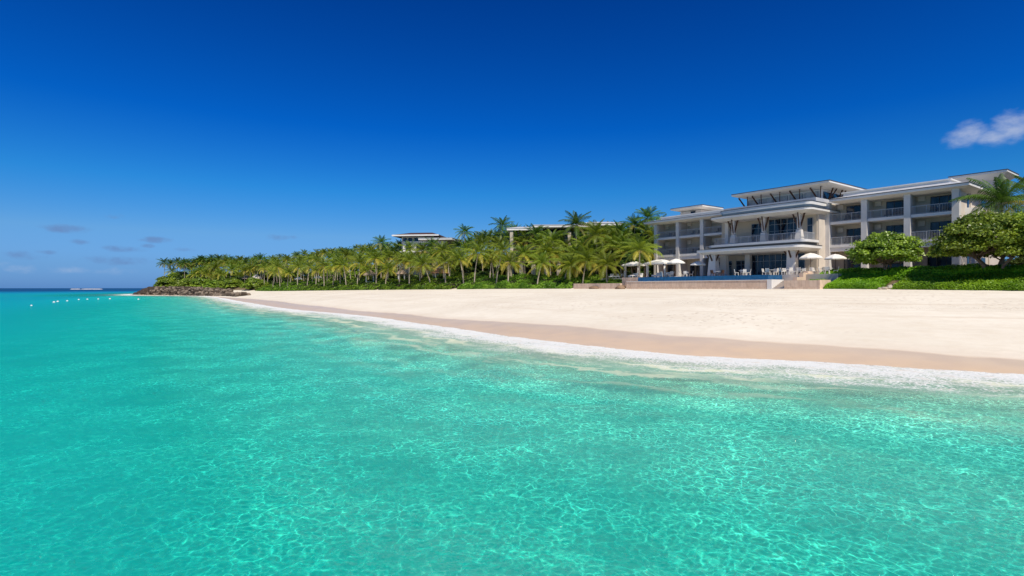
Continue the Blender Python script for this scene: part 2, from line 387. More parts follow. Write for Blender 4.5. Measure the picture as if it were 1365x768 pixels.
tag(land, kind='structure')

def watermat():
    m, t, out = mat('sea_water')
    pos = t.new('ShaderNodeNewGeometry').outputs['Position']
    dep = t.new('ShaderNodeAttribute', attribute_name='depth').outputs['Fac']
    sd = t.new('ShaderNodeAttribute', attribute_name='sd').outputs['Fac']
    al = t.new('ShaderNodeAttribute', attribute_name='along').outputs['Fac']
    # ripples
    camd = t.new('ShaderNodeVectorMath', {0: pos}, operation='LENGTH').outputs['Value']
    warp = t.noise(pos, .6, 3, .5, 'Color')
    wp = t.new('ShaderNodeVectorMath', {0: pos, 1: t.new('ShaderNodeVectorMath', {0: warp, 'Scale': .55}, operation='SCALE').outputs[0]}, operation='ADD').outputs[0]
    rp = t.mapping(wp, (1, 1.5, 1), rot=(0, 0, math.radians(24)))
    h1 = t.noise(rp, .7, 3, .5); h2 = t.noise(rp, 2.6, 4, .6); h3 = t.noise(rp, 9., 3, .65)
    h4 = t.noise(t.mapping(pos, (.05, .14, 1), rot=(0, 0, math.radians(24))), 1.0, 4, .6)
    hh = t.m('ADD', t.m('ADD', t.m('MULTIPLY', h1, .3), t.m('MULTIPLY', h2, .30)), t.m('ADD', t.m('MULTIPLY', h3, .17), t.m('MULTIPLY', h4, .8)))
    h5 = t.noise(t.mapping(wp, (1, 1.7, 1), rot=(0, 0, math.radians(18))), 17., 2, .6)
    hh = t.m('ADD', hh, t.m('MULTIPLY', h5, .07))
    bump = t.new('ShaderNodeBump', {'Height': hh, 'Strength': .9, 'Distance': .48})
    # caustics painted into the transparency colour: a net of bright lines
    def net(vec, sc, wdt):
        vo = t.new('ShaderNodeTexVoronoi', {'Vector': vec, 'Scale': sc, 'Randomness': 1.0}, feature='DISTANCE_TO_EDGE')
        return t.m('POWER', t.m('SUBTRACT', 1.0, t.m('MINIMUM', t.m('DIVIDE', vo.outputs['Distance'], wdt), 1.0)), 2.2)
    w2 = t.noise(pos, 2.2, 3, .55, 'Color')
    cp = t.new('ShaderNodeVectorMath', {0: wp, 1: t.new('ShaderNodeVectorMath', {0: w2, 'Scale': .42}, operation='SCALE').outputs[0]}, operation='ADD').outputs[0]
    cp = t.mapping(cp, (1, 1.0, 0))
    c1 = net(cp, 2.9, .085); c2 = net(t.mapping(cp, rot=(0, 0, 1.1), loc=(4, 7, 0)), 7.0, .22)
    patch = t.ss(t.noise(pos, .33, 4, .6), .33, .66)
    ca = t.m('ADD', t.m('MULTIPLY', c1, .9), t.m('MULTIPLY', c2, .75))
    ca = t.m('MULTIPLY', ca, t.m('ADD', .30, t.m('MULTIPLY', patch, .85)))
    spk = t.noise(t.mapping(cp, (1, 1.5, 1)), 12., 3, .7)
    ca = t.m('ADD', ca, t.m('MULTIPLY', t.ss(spk, .52, .76), .6))  # small bright glints painted into the same caustic pattern
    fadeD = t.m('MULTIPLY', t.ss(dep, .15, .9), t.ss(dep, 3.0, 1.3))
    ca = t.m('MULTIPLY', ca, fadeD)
    # dissolved colour: what the water swallows and what it scatters back, by depth
    def ex(k): return t.m('EXPONENT', t.m('MULTIPLY', dep, -k))
    tint = t.new('ShaderNodeCombineColor', {0: ex(.90), 1: ex(.03), 2: ex(.09)}).outputs[0]
    gain = t.m('ADD', t.m('SUBTRACT', .93, t.m('MULTIPLY', fadeD, .50)), t.m('MULTIPLY', ca, 1.9))  # dims the gaps and brightens the painted caustic lines
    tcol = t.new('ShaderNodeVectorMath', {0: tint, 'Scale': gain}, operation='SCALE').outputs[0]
    dr = t.m('DIVIDE', dep, 12.0, clamp=True)
    body = t.ramp(dr, [(0, (.30, .62, .45)), (.05, (.10, .60, .50)), (.13, (.0, .47, .39)), (.24, (.0, .39, .45)), (.38, (.0, .28, .42)), (.62, (.0, .15, .31)), (1, (.0, .035, .14))])
    body = t.mix(t.ss(h4, .35, .7, 0, .12), body, (.0, .32, .38))
    op = t.m('SUBTRACT', 1.0, t.m('EXPONENT', t.m('MULTIPLY', dep, -.48)))
    op = t.m('MULTIPLY', op, t.ss(dep, .0, .7))
    # stirred sand near the shore
    streak = t.noise(t.new('ShaderNodeCombineXYZ', {0: t.m('MULTIPLY', al, .12), 1: t.m('MULTIPLY', t.m('ADD', sd, t.m('MULTIPLY', t.noise(pos, .4, 4, .6), 4.0)), .75)}).outputs[0], 1.0, 5, .6)
    stir = t.m('ADD', t.m('MULTIPLY', t.m('MULTIPLY', t.ss(streak, .46, .68), t.ss(sd, -18., -3.)), .62), t.ss(sd, -13., -3., 0, .58))
    body = t.mix(stir, body, (.68, .71, .51))
    op = t.m('MAXIMUM', op, t.m('MULTIPLY', stir, .9))
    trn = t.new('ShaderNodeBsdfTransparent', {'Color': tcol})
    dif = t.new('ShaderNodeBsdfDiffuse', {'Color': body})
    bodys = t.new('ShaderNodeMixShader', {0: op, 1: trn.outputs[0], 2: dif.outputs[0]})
    fr = t.new('ShaderNodeFresnel', {'IOR': 1.33, 'Normal': bump.outputs[0]})
    gl = t.new('ShaderNodeBsdfGlossy', {'Color': (1, 1, 1, 1), 'Roughness': .07, 'Normal': bump.outputs[0]})
    frf = t.m('MULTIPLY', t.m('MINIMUM', fr.outputs[0], .30), .5)
    surf = t.new('ShaderNodeMixShader', {0: frf, 1: bodys.outputs[0], 2: gl.outputs[0]})
    # foam
    fn = t.noise(pos, 1.3, 5, .62); fn2 = t.noise(pos, 9., 4, .65)
    lace = t.new('ShaderNodeTexVoronoi', {'Vector': wp, 'Scale': 4.2}, feature='DISTANCE_TO_EDGE').outputs['Distance']
    lace = t.ss(lace, .16, .02)
    edge = t.noise(t.new('ShaderNodeCombineXYZ', {0: t.m('MULTIPLY', al, .22), 1: 3.3}).outputs[0], 1., 4)
    sdw = t.m('ADD', sd, t.m('MULTIPLY', t.m('SUBTRACT', edge, .5), 3.2))
    core = t.ss(sdw, -2.4, -.2); tail = t.ss(sdw, -7.5, -1.2)
    washn = t.noise(t.new('ShaderNodeCombineXYZ', {0: t.m('MULTIPLY', al, .11), 1: t.m('MULTIPLY', sd, .32)}).outputs[0], 1.0, 4, .55)
    fv = t.m('ADD', t.m('ADD', t.m('MULTIPLY', core, .32), t.m('MULTIPLY', tail, .52)), t.m('ADD', t.m('ADD', t.m('MULTIPLY', t.m('SUBTRACT', washn, .5), 1.3), t.m('MULTIPLY', t.m('SUBTRACT', fn, .5), 1.1)), t.m('MULTIPLY', t.m('SUBTRACT', fn2, .5), 1.7)))
    fv = t.m('ADD', fv, t.m('MULTIPLY', t.m('MULTIPLY', lace, tail), .3))
    foam = t.m('MULTIPLY', t.ss(fv, .28, .80), t.ss(sdw, -11., -5.5))
    reef = t.ss(t.noise(t.mapping(pos, (.02, .004, 1)), 1., 3), .5, .6)
    fb = t.new('ShaderNodeBump', {'Height': t.m('ADD', fn2, t.m('MULTIPLY', fn, .6)), 'Strength': .9, 'Distance': .08})
    fm = t.new('ShaderNodeBsdfPrincipled', {'Base Color': t.mix(t.ss(fn, .52, .72, 0, .6), (.86, .85, .81), (.66, .56, .44)), 'Roughness': .8, 'Specular IOR Level': .2, 'Normal': fb.outputs[0]})
    fin = t.new('ShaderNodeMixShader', {0: t.m('MULTIPLY', foam, .93), 1: surf.outputs[0], 2: fm.outputs[0]})
    film = t.ss(t.m('ADD', sd, t.m('ADD', t.m('MULTIPLY', t.noise(pos, 1.1, 5, .65), 1.5), t.m('MULTIPLY', t.noise(pos, 7., 3, .6), .35))), 1.36, 1.26)
    clear = t.new('ShaderNodeBsdfTransparent')
    fin = t.new('ShaderNodeMixShader', {0: film, 1: clear.outputs[0], 2: fin.outputs[0]})
    t.l.new(fin.outputs[0], out.inputs[0]); return m
keep = (SDm < 9)
kq = keep.ravel()[quads].all(1)
used = np.unique(quads[kq]); remap = np.full(nx*ny, -1, np.int64); remap[used] = np.arange(len(used))
wv = np.stack([GX, GY, wz], -1).reshape(-1, 3)[used]
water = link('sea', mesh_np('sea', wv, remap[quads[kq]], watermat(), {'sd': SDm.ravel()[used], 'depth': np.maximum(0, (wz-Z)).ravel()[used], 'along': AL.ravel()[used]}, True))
tag(water, kind='structure')

# ---------------------------------------------------------------- hotel
Z0 = 5.3      # terrace level
hotel = empty('hotel', (P0[0], P0[1], 0), RZ, 'large white three storey beach hotel with stacked flat roofs behind the blue edged pool', 'hotel')
class UB(MB):
    """boxes in hotel coordinates: u along the front to the far end, w inward"""
    def b(s, u0, u1, w0, w1, z0, z1): return s.box(-u0, -u1, w0, w1, z0, z1)
def H(mb, name, m): return mb.build(name, M[m], hotel)
S2, S3, EV = 9.65, 12.95, 15.75
DEP = 2.3
def railing(u0, u1, w, z, parent=hotel, n=None):
    r = UB(); r.b(u0, u1, w-.03, w+.03, z+1.02, z+1.08); r.b(u0, u1, w-.02, w+.02, z+.08, z+.12)
    n = n or int(abs(u1-u0)/.16)
    for i in range(n+1):
        u = u0+(u1-u0)*i/n; k = .028 if i % 8 == 0 else .012
        r.b(u-k, u+k, w-k, w+k, z, z+1.03)
    return r.build('railing', M['rail'], parent)
def window(u0, u1, w, z0, z1, n=3, rows=(1.,), frame='frame', parent=hotel, tf=.06, name='window'):
    """frame with mullions in front of the wall plane w, and a pane behind"""
    f = UB(); d = .07
    f.b(u0, u1, w-d, w+.02, z1-tf, z1); f.b(u0, u1, w-d, w+.02, z0, z0+tf)
    for i in range(n+1):
        u = u0+(u1-u0)*i/n; f.b(u-tf/2+(tf/2 if i == 0 else 0)-(tf/2 if i == n else 0), u+tf/2+(tf/2 if i == 0 else 0)-(tf/2 if i == n else 0), w-d-.003, w+.02, z0+.002, z1-.002)
    acc = 0
    for r in rows[:-1]:
        acc += r; z = z0+(z1-z0)*acc/sum(rows); f.b(u0+.01, u1-.01, w-d+.004, w+.02, z-tf/2, z+tf/2)
    fo = f.build(name, M[frame], parent)
    g = UB(); g.b(u0+.02, u1-.02, w-.03, w-.005, z0+.02, z1-.02)
    g.build('pane', M['glass'], fo)
    return fo
# main body walls (recessed back walls, end walls, partitions)
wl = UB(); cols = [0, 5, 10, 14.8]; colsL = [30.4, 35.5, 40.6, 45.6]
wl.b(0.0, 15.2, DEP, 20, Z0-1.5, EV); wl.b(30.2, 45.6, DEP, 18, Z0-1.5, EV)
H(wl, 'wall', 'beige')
sw = UB(); sw.b(-.22, -.003, .5, 19.8, Z0-1.5, EV-.004)          # near end wall
for w0 in (4.2, 8.2, 12.2): sw.b(-.34, -.2, w0, w0+.5, Z0-1.4, EV-.01)
H(sw, 'end_wall', 'cream')
for z in (S2, S3):
    window2 = None
cb = UB(); cb.b(15.203, 30.197, -2.5, 16, Z0-1.2, 15.2); H(cb, 'central_wall', 'beige')
for cset, ends in ((cols, 0), (colsL, 1)):
    for i, u in enumerate(cset):
        c = UB(); hw = .36 if not ends else .33
        c.b(u-hw, u+hw, -.38, .38, Z0-.6, EV-.003); c.b(u-hw-.06, u+hw+.06, -.44, .44, EV-.5, EV-.42)
        H(c, 'column', 'white')
        if 0 < i < len(cset)-1 or (i == len(cset)-1 and not ends) or (i == 0 and ends):
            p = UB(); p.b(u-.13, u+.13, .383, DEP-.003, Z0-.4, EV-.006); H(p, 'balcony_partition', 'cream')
    p = UB(); ue = cset[0] if not ends else cset[-1]; p.b(ue-.12, ue+.12, .385, DEP-.003, Z0-.4, EV-.006); H(p, 'balcony_partition', 'cream')
    for z in (S2, S3):
        s = UB(); s.b(cset[0]+.005, cset[-1]-.005, -.2, DEP-.004, z-.38, z)
        if z == S2: s.b(cset[0]+.008, cset[-1]-.008, -.1, .25, z-.95, z-.383)
        H(s, 'floor_slab', 'slab')
    for a, b in zip(cset[:-1], cset[1:]):
        for z in (S2, S3):
            railing(a+hw, b-hw, -.1, z)
            d0 = a+.45; d1 = a+(3.25 if not ends else 2.0)
            window(d0, d1, DEP-.02, z+.03, z+2.35, 3 if not ends else 2, frame='dframe')
            v = UB(); v.b(b-1.2, b-.45, DEP-.28, DEP-.01, z+1.9, z+2.6); H(v, 'air_duct', 'cream')
            ch = UB()  # balcony furniture: low dark table and chair blocks
            for uc in (a+1.5, a+2.7):
                ch.b(uc-.28, uc+.28, .75, 1.25, z+.34, z+.42); ch.b(uc-.28, uc+.28, 1.2, 1.27, z+.42, z+.95)
                for q in (-.25, .25): ch.b(uc+q-.02, uc+q+.02, .77, .81, z+.002, z+.34); ch.b(uc+q-.02, uc+q+.02, 1.19, 1.23, z+.002, z+.34)
            o = ch.build('balcony_seat', M['dframe']); 
            o.location = (P0[0], P0[1], 0); o.rotation_euler = (0, 0, RZ)
            BS = globals().setdefault('BSEATS', []); BS.append((o, ends, len(BS)))
        window(a+.6, a+3.6 if not ends else a+4.2, DEP-.02, Z0+.05, Z0+2.7, 3 if not ends else 4, frame='dframe', rows=(1.,))
# near end: small curved side balcony and windows
for z in (S2, S3):
    bc = UB()
    pts = [(.22, 2.4), (.22, 7.0)] ; arc = [(.22+1.5*math.sin(math.pi*k/10), 2.4+4.6*k/10) for k in range(11)]
    bc.prism(arc[::-1], z-.35, z+.55); H(bc, 'side_balcony', 'white')
for z in (Z0, S2, S3):
    g = MB(); g.box(.215, .26, 3.2, 3.9, z+.05, z+2.3); g.build('pane', M['glass'], hotel)
    g = MB(); g.box(.215, .26, 9.2, 10.9, z+.9, z+2.2); g.build('pane', M['glass'], hotel)
# roofs: thin slab with tapering underside, dark gutter line, low sloping deck
def flat_roof(u0, u1, w0, w1, z, th=.28, ins=1.0, under='white', drop=.30, slope=.9, sl_in=3.0, deck='roof', grow='roof'):
    a = UB()
    x0, x1 = -u1, -u0
    a.prism([(x0, w0), (x1, w0), (x1, w1), (x0, w1)], z-th, z)
    H(a, grow, 'slab')
    s = UB(); s.prism([(x0+ins, w0+ins), (x1-ins, w0+ins), (x1-ins, w1-ins), (x0+ins, w1-ins)], z-th-drop, z-th-.002, [(x0+.04, w0+.04), (x1-.04, w0+.04), (x1-.04, w1-.04), (x0+.04, w1-.04)])
    H(s, 'soffit', under)
    g = UB(); g.prism([(x0-.05, w0-.05), (x1+.05, w0-.05), (x1+.05, w1+.05), (x0-.05, w1+.05)], z+.002, z+.10); H(g, 'gutter', 'gutter')
    if slope:
        d = UB(); d.prism([(x0+.02, w0+.02), (x1-.02, w0+.02), (x1-.02, w1-.02), (x0+.02, w1-.02)], z+.102, z+.1+slope, [(x0+sl_in, w0+sl_in), (x1-sl_in, w0+sl_in), (x1-sl_in, w1-sl_in), (x0+sl_in, w1-sl_in)])
        H(d, 'roof_deck', deck)
flat_roof(-1.5, 14.2, -1.0, 21, 16.05, slope=.75, sl_in=3.2)
flat_roof(31.0, 47.6, -1.3, 19, 16.05, slope=.6, sl_in=3.2)
# raised white parapet strips on the wings
p = UB(); p.b(1.2, 13.6, 2.0, 6, 16.2, 17.15); p.b(1.0, 13.8, 1.8, 6.2, 17.152, 17.3); H(p, 'parapet', 'slab')
p = UB(); p.b(31.6, 45.0, .6, 6, 16.2, 16.75); p.b(31.4, 45.2, .4, 6.2, 16.752, 16.9); H(p, 'parapet', 'slab')
# central rounded canopies
def rounded(u0, u1, w0, w1, r, r2=None, k=9):
    """plan with rounded front corners; bowed front"""
    r2 = r2 or r; pts = [(-u0, w1)]
    for i in range(k+1):
        a = math.pi/2*i/k; pts.append((-u0-r+r*math.cos(a), w0+r-r*math.sin(a)))
    um, n = (u0+r+u1-r2)/2, 8
    for i in range(1, n):
        t = i/n; pts.append((-(u0+r+(u1-r2-u0-r)*t), w0-.25*math.sin(math.pi*t)))
    for i in range(k+1):
        a = math.pi/2*i/k; pts.append((-u1+r2-r2*math.sin(a), w0+r2-r2*math.cos(a)))
    pts.append((-u1, w1)); return pts[::-1]
def ccw(p):
    a = sum(p[i][0]*p[(i+1) % len(p)][1]-p[(i+1) % len(p)][0]*p[i][1] for i in range(len(p)))
    return p if a > 0 else p[::-1]
def canopy(u0, u1, w0, w1, z, th, r, ins=.9, drop=.35, name='canopy', gut=True):
    P = ccw(rounded(u0, u1, w0, w1, r)); Q = ccw(rounded(u0+ins, u1-ins, w0+ins, w1, max(r-ins, .15)))
    c = UB(); c.prism(P, z-th, z); H(c, name, 'slab')
    P2 = ccw(rounded(u0+.04, u1-.04, w0+.04, w1, r))
    s = UB(); s.prism(Q, z-th-drop, z-th-.002, P2); H(s, 'soffit', 'white')
    if gut:
        g = UB(); g.prism(ccw(rounded(u0-.05, u1+.05, w0-.05, w1, r)), z+.002, z+.08); H(g, 'gutter', 'gutter')
canopy(14.5, 31.2, -8.6, -2.504, 9.45, .38, 1.1, name='porch_canopy')                 # porch roof
canopy(14.9, 30.4, -6.3, -2.506, 10.28, .34, .9, ins=.7, drop=.22, name='loggia_floor', gut=False)
canopy(14.2, 30.0, -6.5, 3.0, 14.65, .30, 1.0, name='loggia_canopy')
canopy(14.9, 29.0, -5.1, 3.2, 15.70, .45, .8, ins=.25, drop=.35, name='upper_canopy')
p = UB(); p.b(15, 29.4, -3.2, 10, 15.80, 16.35); H(p, 'roof_deck', 'roof')
# loggia: columns with flared plinths, timber braces
for u in (16.4, 21.6, 26.5):
    c = UB(); c.frustum(-u, -5.0, 10.282, 11.75, .50, .42, .34, .30); c.b(u-.24, u+.24, -5.24, -4.76, 11.852, 14.08); H(c, 'column', 'white')
    for k, (dx, dy) in enumerate(((-.85, -.25), (.85, -.25), (-.2, .95), (.25, -1.0))):
        b = UB(); b.bar((-u+dx*.15, -5+dy*.2, 12.0), (-u+dx, -5+dy, 14.08), .13, .2); H(b, 'brace', 'wood')
for u in (28.9,):
    c = UB(); c.b(u-.3, u+.3, -3.2, -2.6, 10.282, 14.28); H(c, 'column', 'white')
railing(15.9, 29.4, -5.75, 10.28)
r = UB(); 
for i in range(22): w = -5.6+i*.14; r.b(15.42, 15.45, w-.012, w+.012, 10.28, 11.3)
r.b(15.40, 15.47, -5.7, -2.55, 11.3, 11.36); H(r, 'railing', 'rail')
# porch pillars
for u, w, a0, a1, zt in ((28.7, -7.0, .78, .50, 8.72), (28.4, -4.6, .62, .45, 8.72), (16.6, -6.6, .62, .55, 8.72), (25.2, -3.1, .42, .4, 8.72)):
    c = UB(); c.frustum(-u, w, Z0, zt, a0, a0*.8, a1, a1*.8); H(c, 'pillar', 'white')
for u, w in ((28.7, -7.0), (16.6, -6.6)):
    for dx, dy in ((-1.0, -.2), (1.0, -.2), (.1, -1.0)):
        b = UB(); b.bar((-u+dx*.5, w+dy*.5, 7.75), (-u+dx, w+dy*1.2, 8.70), .14, .2); H(b, 'brace', 'wood')
WP = -2.52
window(22.7, 25.0, WP, 10.35, 13.5, 2, (1.6, 1, .8)); window(17.5, 22.2, WP, 10.35, 13.9, 5, (1.7, 1., .8)); window(15.7, 16.5, WP, 10.35, 13.6, 1, (2, 1))
window(19.3, 24.9, WP, Z0+.05, 8.65, 6, (2.2, 1)); window(16.8, 18.2, WP, Z0+.05, 8.6, 1, (2.2, 1)); window(25.8, 27.6, WP, Z0+.05, 7.9, 2, (2, .8)); window(28.3, 29.9, WP, Z0+.05, 7.9, 2, (2, .8))
cs = UB(); cs.b(15.0, 15.2, -2.3, 2.0, Z0-1, 14.3); H(cs, 'side_wall', 'cream')
# penthouse
ph = UB(); ph.b(16.0, 27.6, .6, 9.4, 15.9, 18.02); H(ph, 'penthouse_wall', 'white')
for i in range(5):
    a = 16.35+i*2.25; window(a, a+2.0, .58, 16.45, 17.75, 2, (1,), frame='frame')
    cu = UB(); cu.b(a+.1, a+1.9, .50, .53, 16.5, 17.7)
    cu.build('curtain', M['curtain'], hotel)
g = MB(); g.box(-15.99, -15.94, 1.2, 8.6, 16.5, 17.75); g.build('pane', M['glass'], hotel)
flat_roof(13.9, 29.0, -1.6, 11.3, 18.72, th=.24, ins=1.9, drop=.45, slope=.25, sl_in=4, deck='gutter', grow='penthouse_roof')
for u in (16.2, 19.2, 22.2, 25.2, 27.5):
    for dx in (-.75, .75):
        b = UB(); b.bar((-u+dx*.15, .50, 16.4), (-u+dx, -.75, 18.2), .12, .2); H(b, 'brace', 'wood')
for w in (2.5, 5.5, 8.2):
    for dx in (-.6, .6):
        b = UB(); b.bar((-15.9, w+dx*.15, 16.4), (-14.9, w+dx, 18.2), .12, .18); H(b, 'brace', 'wood')
# far wing and near wing roof pavilions
fp = UB(); fp.b(39.2, 43.8, 4.8, 8.8, 16.5, 18.1); H(fp, 'pavilion_wall', 'cream'); window(40.4, 41.4, 4.78, 17.1, 18.0, 1, frame='dframe')
flat_roof(38.0, 45.1, 3.5, 10.1, 18.72, th=.22, ins=1.2, drop=.3, slope=.15, sl_in=2, deck='gutter', grow='pavilion_roof')
npv = UB(); npv.b(-1.5, 2.4, 10.8, 14.4, 16.2, 18.1); H(npv, 'pavilion_wall', 'cream')
flat_roof(-2.7, 3.4, 9.7, 15.4, 18.75, th=.22, ins=1.0, drop=.7, slope=0, grow='pavilion_roof')

# balcony furniture becomes things of its own
for o, ends, i in BSEATS:
    bay = i//2; lev = i % 2
    bn = ['balcony at the corner', 'middle balcony', 'balcony beside the canopies'] if not ends else ['balcony beside the canopies', 'middle balcony', 'balcony at the far corner']
    tag(o, 'dark seats on the %s floor %s, %s wing' % ('top' if lev else 'first', bn[bay % 3], 'near' if not ends else 'far'), 'balcony seat', 'dark seats on the hotel balconies')

# ---------------------------------------------------------------- terrace, pool, walls, steps
def at_uw(name, mb, m, label=None, cat=None, kind=None, group=None):
    o = mb.build(name, M[m]); o.location = (P0[0], P0[1], 0); o.rotation_euler = (0, 0, RZ)
    return tag(o, label, cat, group, kind)
t1 = UB(); t1.b(16.0, 50.4, -10.0, 2.2, Z0-1.2, Z0-.01); t1.b(9.0, 15.997, -10.5, -.5, Z0-1.2, Z0-.013); t1.b(-12, 8.997, -5, -.3, Z0-1.2, Z0-.016)
at_uw('terrace', t1, 'terrace', kind='structure')
pool = empty('swimming_pool', (P0[0], P0[1], 0), RZ, 'long infinity pool with deep blue tiled edge on a coral stone wall facing the beach', 'swimming pool')
e_ = UB(); e_.b(16.0, 38.0, -14.0, -13.7, 4.55, 5.24); e_.b(16.0, 16.3, -13.697, -10.003, 4.55, 5.22); e_.b(37.7, 38., -13.697, -10.003, 4.55, 5.22); e_.b(16.303, 37.697, -13.697, -10.003, 4.2, 4.3); e_.build('tiled_edge', M['tile'], pool)
def poolwater():
    m, t, out = mat('pool_water'); co = t.new('ShaderNodeTexCoord').outputs['Object']
    b = t.new('ShaderNodeBump', {'Height': t.noise(co, 2.5, 3), 'Strength': .25, 'Distance': .05})
    p = t.new('ShaderNodeBsdfPrincipled', {'Base Color': (.01, .16, .30, 1), 'Roughness': .05, 'Normal': b.outputs[0]}); t.l.new(p.outputs[0], out.inputs[0]); return m
M['poolw'] = poolwater()
e_ = UB(); e_.b(16.303, 37.697, -13.697, -10.003, 4.303, 5.235); e_.build('pool_water', M['poolw'], pool)
e_ = UB(); e_.b(15.6, 39.6, -15.0, -14.003, 3.0, 4.50); e_.build('stone_wall', M['stone'], pool)
e_ = UB(); e_.b(15.55, 39.6, -15.06, -14.004, 4.503, 4.58); e_.b(15.0, 15.597, -15.05, -10.6, 3.0, 4.6); e_.build('coping', M['slab'], pool)
lw = UB(); lw.b(9.3, 13.4, -15.0, -14.4, 2.9, 4.45); lw.b(9.1, 9.297, -15.03, -12.2, 2.9, 4.5)
at_uw('garden_wall', lw, 'stone', 'low coral stone wall between the beach steps and the near hedge', 'wall')
lw = UB(); lw.b(41.0, 52.5, -15.0, -14.5, 2.9, 4.3)
at_uw('garden_wall', lw, 'stone', 'long low stone wall under the ground cover at the far end of the pool', 'wall')
lw = UB(); lw.b(38.2, 42.4, -13.0, -10.003, 2.9, Z0-.012)
at_uw('garden_wall', lw, 'stone', 'square stone block closing the far end of the pool', 'wall')
st = UB()
for i in range(11):
    z = 3.45+i*.168; w = -15.0+i*.42
    st.b(13.45, 14.95, w, w+.42-.002, 2.9, z)
st.b(13.403, 14.953, -15.0+11*.42, -10.4, 2.9, Z0-.02)
at_uw('steps', st, 'terrace', 'pale stone steps climbing from the sand to the hotel terrace', 'steps')
dg = UB(); b0 = len(dg.v)
for i, (w, z) in enumerate(((-14.4, 4.45), (-12.8, 4.9), (-11.2, 5.5), (-10.0, 5.7))):
    dg.b(12.9, 13.4, w, w+1.59, 3.0, z)
at_uw('step_flank_wall', dg, 'stone', 'stepped stone wall flanking the right side of the beach steps', 'wall')

# ---------------------------------------------------------------- furniture on the terrace
def world(u, w, z=Z0): x, y = uw(u, w); return (x, y, z)
def make_umbrella(R=1.5, h=3.0, m='fabric'):
    r = empty('parasol', (0, 0, 0))
    MB().tube([(0, 0, 0), (0, 0, h-.05)], .035, 8).build('pole', M['wood'], r)
    MB().tube([(0, 0, .002), (0, 0, .09), (0, 0, .1)], [.34, .34, .08], 12).build('base', M['whitep'], r)
    c = MB(); n = 8; b = 0
    for z, q in ((h, .02), (h-.12, .35), (h-.42, .78), (h-.66, 1.0), (h-.80, 1.0), (h-.72, .96), (h-.2, .2)):
        for k in range(n*2):
            a = math.pi*k/n; rr = q*R*(1 if k % 2 == 0 else .94); c.v.append((rr*math.cos(a), rr*math.sin(a), z-(0 if k % 2 == 0 else .02)))
    N = n*2
    for i in range(6):
        for k in range(N): l = (k+1) % N; c.f.append((i*N+k, i*N+l, (i+1)*N+l, (i+1)*N+k))
    c.build('canopy', M[m], r)
    rb = MB()
    for k in range(n): a = 2*math.pi*k/n; rb.bar((0, 0, h-.75), (R*.55*math.cos(a), R*.55*math.sin(a), h-.42), .02)
    rb.build('ribs', M['wood'], r)
    return r
um = make_umbrella()
UM = [(14.3, -6.2, 1.0, 'round cream parasol standing beside the right pillar of the hotel porch'),
      (10.3, -8.2, .86, 'cream parasol in front of the near wing, just left of the small round tree'),
      (8.3, -6.2, .86, 'cream parasol half hidden behind the crown of the small round tree'),
      (34.3, -9.0, 1.0, 'cream parasol with pointed top just right of the large cabana by the pool'),
      (31.4, -7.2, .85, 'small cream parasol standing nearest the flared porch pillars at the pool')]
for i, (u, w, s, lb) in enumerate(UM):
    o = um if i == 0 else copy_tree(um); o.location = world(u, w); o.scale = (s, s, s); tag(o, lb, 'parasol', 'cream parasols on the terrace')
def cabana(u, w, a, b, h, label):
    r = empty('cabana', world(u, w), RZ, label, 'cabana', 'canvas cabanas beside the pool')
    for i in (-1, 1):
        for j in (-1, 1): MB().box(i*a-.05, i*a+.05, j*b-.05, j*b+.05, 0, h).build('post', M['wood'], r)
    c = MB(); c.frustum(0, 0, h+.003, h+.25, a+.2, b+.2, a+.2, b+.2); c.frustum(0, 0, h+.252, h+.8, a+.2, b+.2, a*.35, b*.3); c.build('canvas_roof', M['fabric'], r)
    c = MB(); c.box(-a+.1, -a+.16, -b+.1, -b+.7, .1, h); c.build('curtain', M['fabric'], r)
    c = MB(); c.box(a-.16, a-.1, -b+.1, -b+.7, .1, h); c.build('curtain', M['fabric'], r)
    c = MB(); c.box(-a*.7, a*.7, -.6, .8, .15, .45); c.box(-a*.7, a*.7, .7, .9, .45, .85); c.build('daybed', M['whitep'], r)
cabana(37.9, -8.6, 1.9, 1.5, 2.2, 'large cream canvas cabana standing at the far end of the pool')
cabana(43.6, -8.4, 1.6, 1.3, 2.1, 'small canvas cabana against the trees beyond the pool end')
def make_chair(kind):
    r = empty('dining_chair', (0, 0, 0))
    m = M[kind]
    s = MB(); s.box(-.24, .24, -.24, .24, .42, .47); s.build('seat', m, r)
    s = MB(); s.bar((-.22, .24, .45), (-.22, .34, .95), .04); s.bar((.22, .24, .45), (.22, .34, .95), .04)
    for k in range(4): z = .56+k*.11; s.bar((-.2, .25+.02*k, z), (.2, .25+.02*k, z), .03, .07)
    s.build('backrest', m, r)
    for i in (-1, 1):
        for j in (-1, 1): MB().bar((i*.21, j*.21, .42), (i*.24, j*.24, 0), .045).build('leg', m, r)
    return r
ch = make_chair('fabric'); chd = make_chair('wood')
def make_table():
    r = empty('table', (0, 0, 0))
    MB().tube([(0, 0, .71), (0, 0, .75)], .5, 16).build('tabletop', M['whitep'], r)
    MB().tube([(0, 0, .02), (0, 0, .71)], .04, 8).build('leg', M['dframe'], r)
    MB().tube([(0, 0, 0), (0, 0, .03)], .26, 12).build('base', M['dframe'], r)
    return r
tb = make_table()
places = [(18.5+1*i*4.2, -8.9, 'c') for i in range(3)]+[(33.0, -8.2, 'c'), (35.8, -9.2, 'c'), (10.8, -8.9, 'r'), (12.5, -7.7, 'r'), (14.5, -8.3, 'r'), (15.9, -9.2, 'r')]
uc = [0, 0]; ut = 0
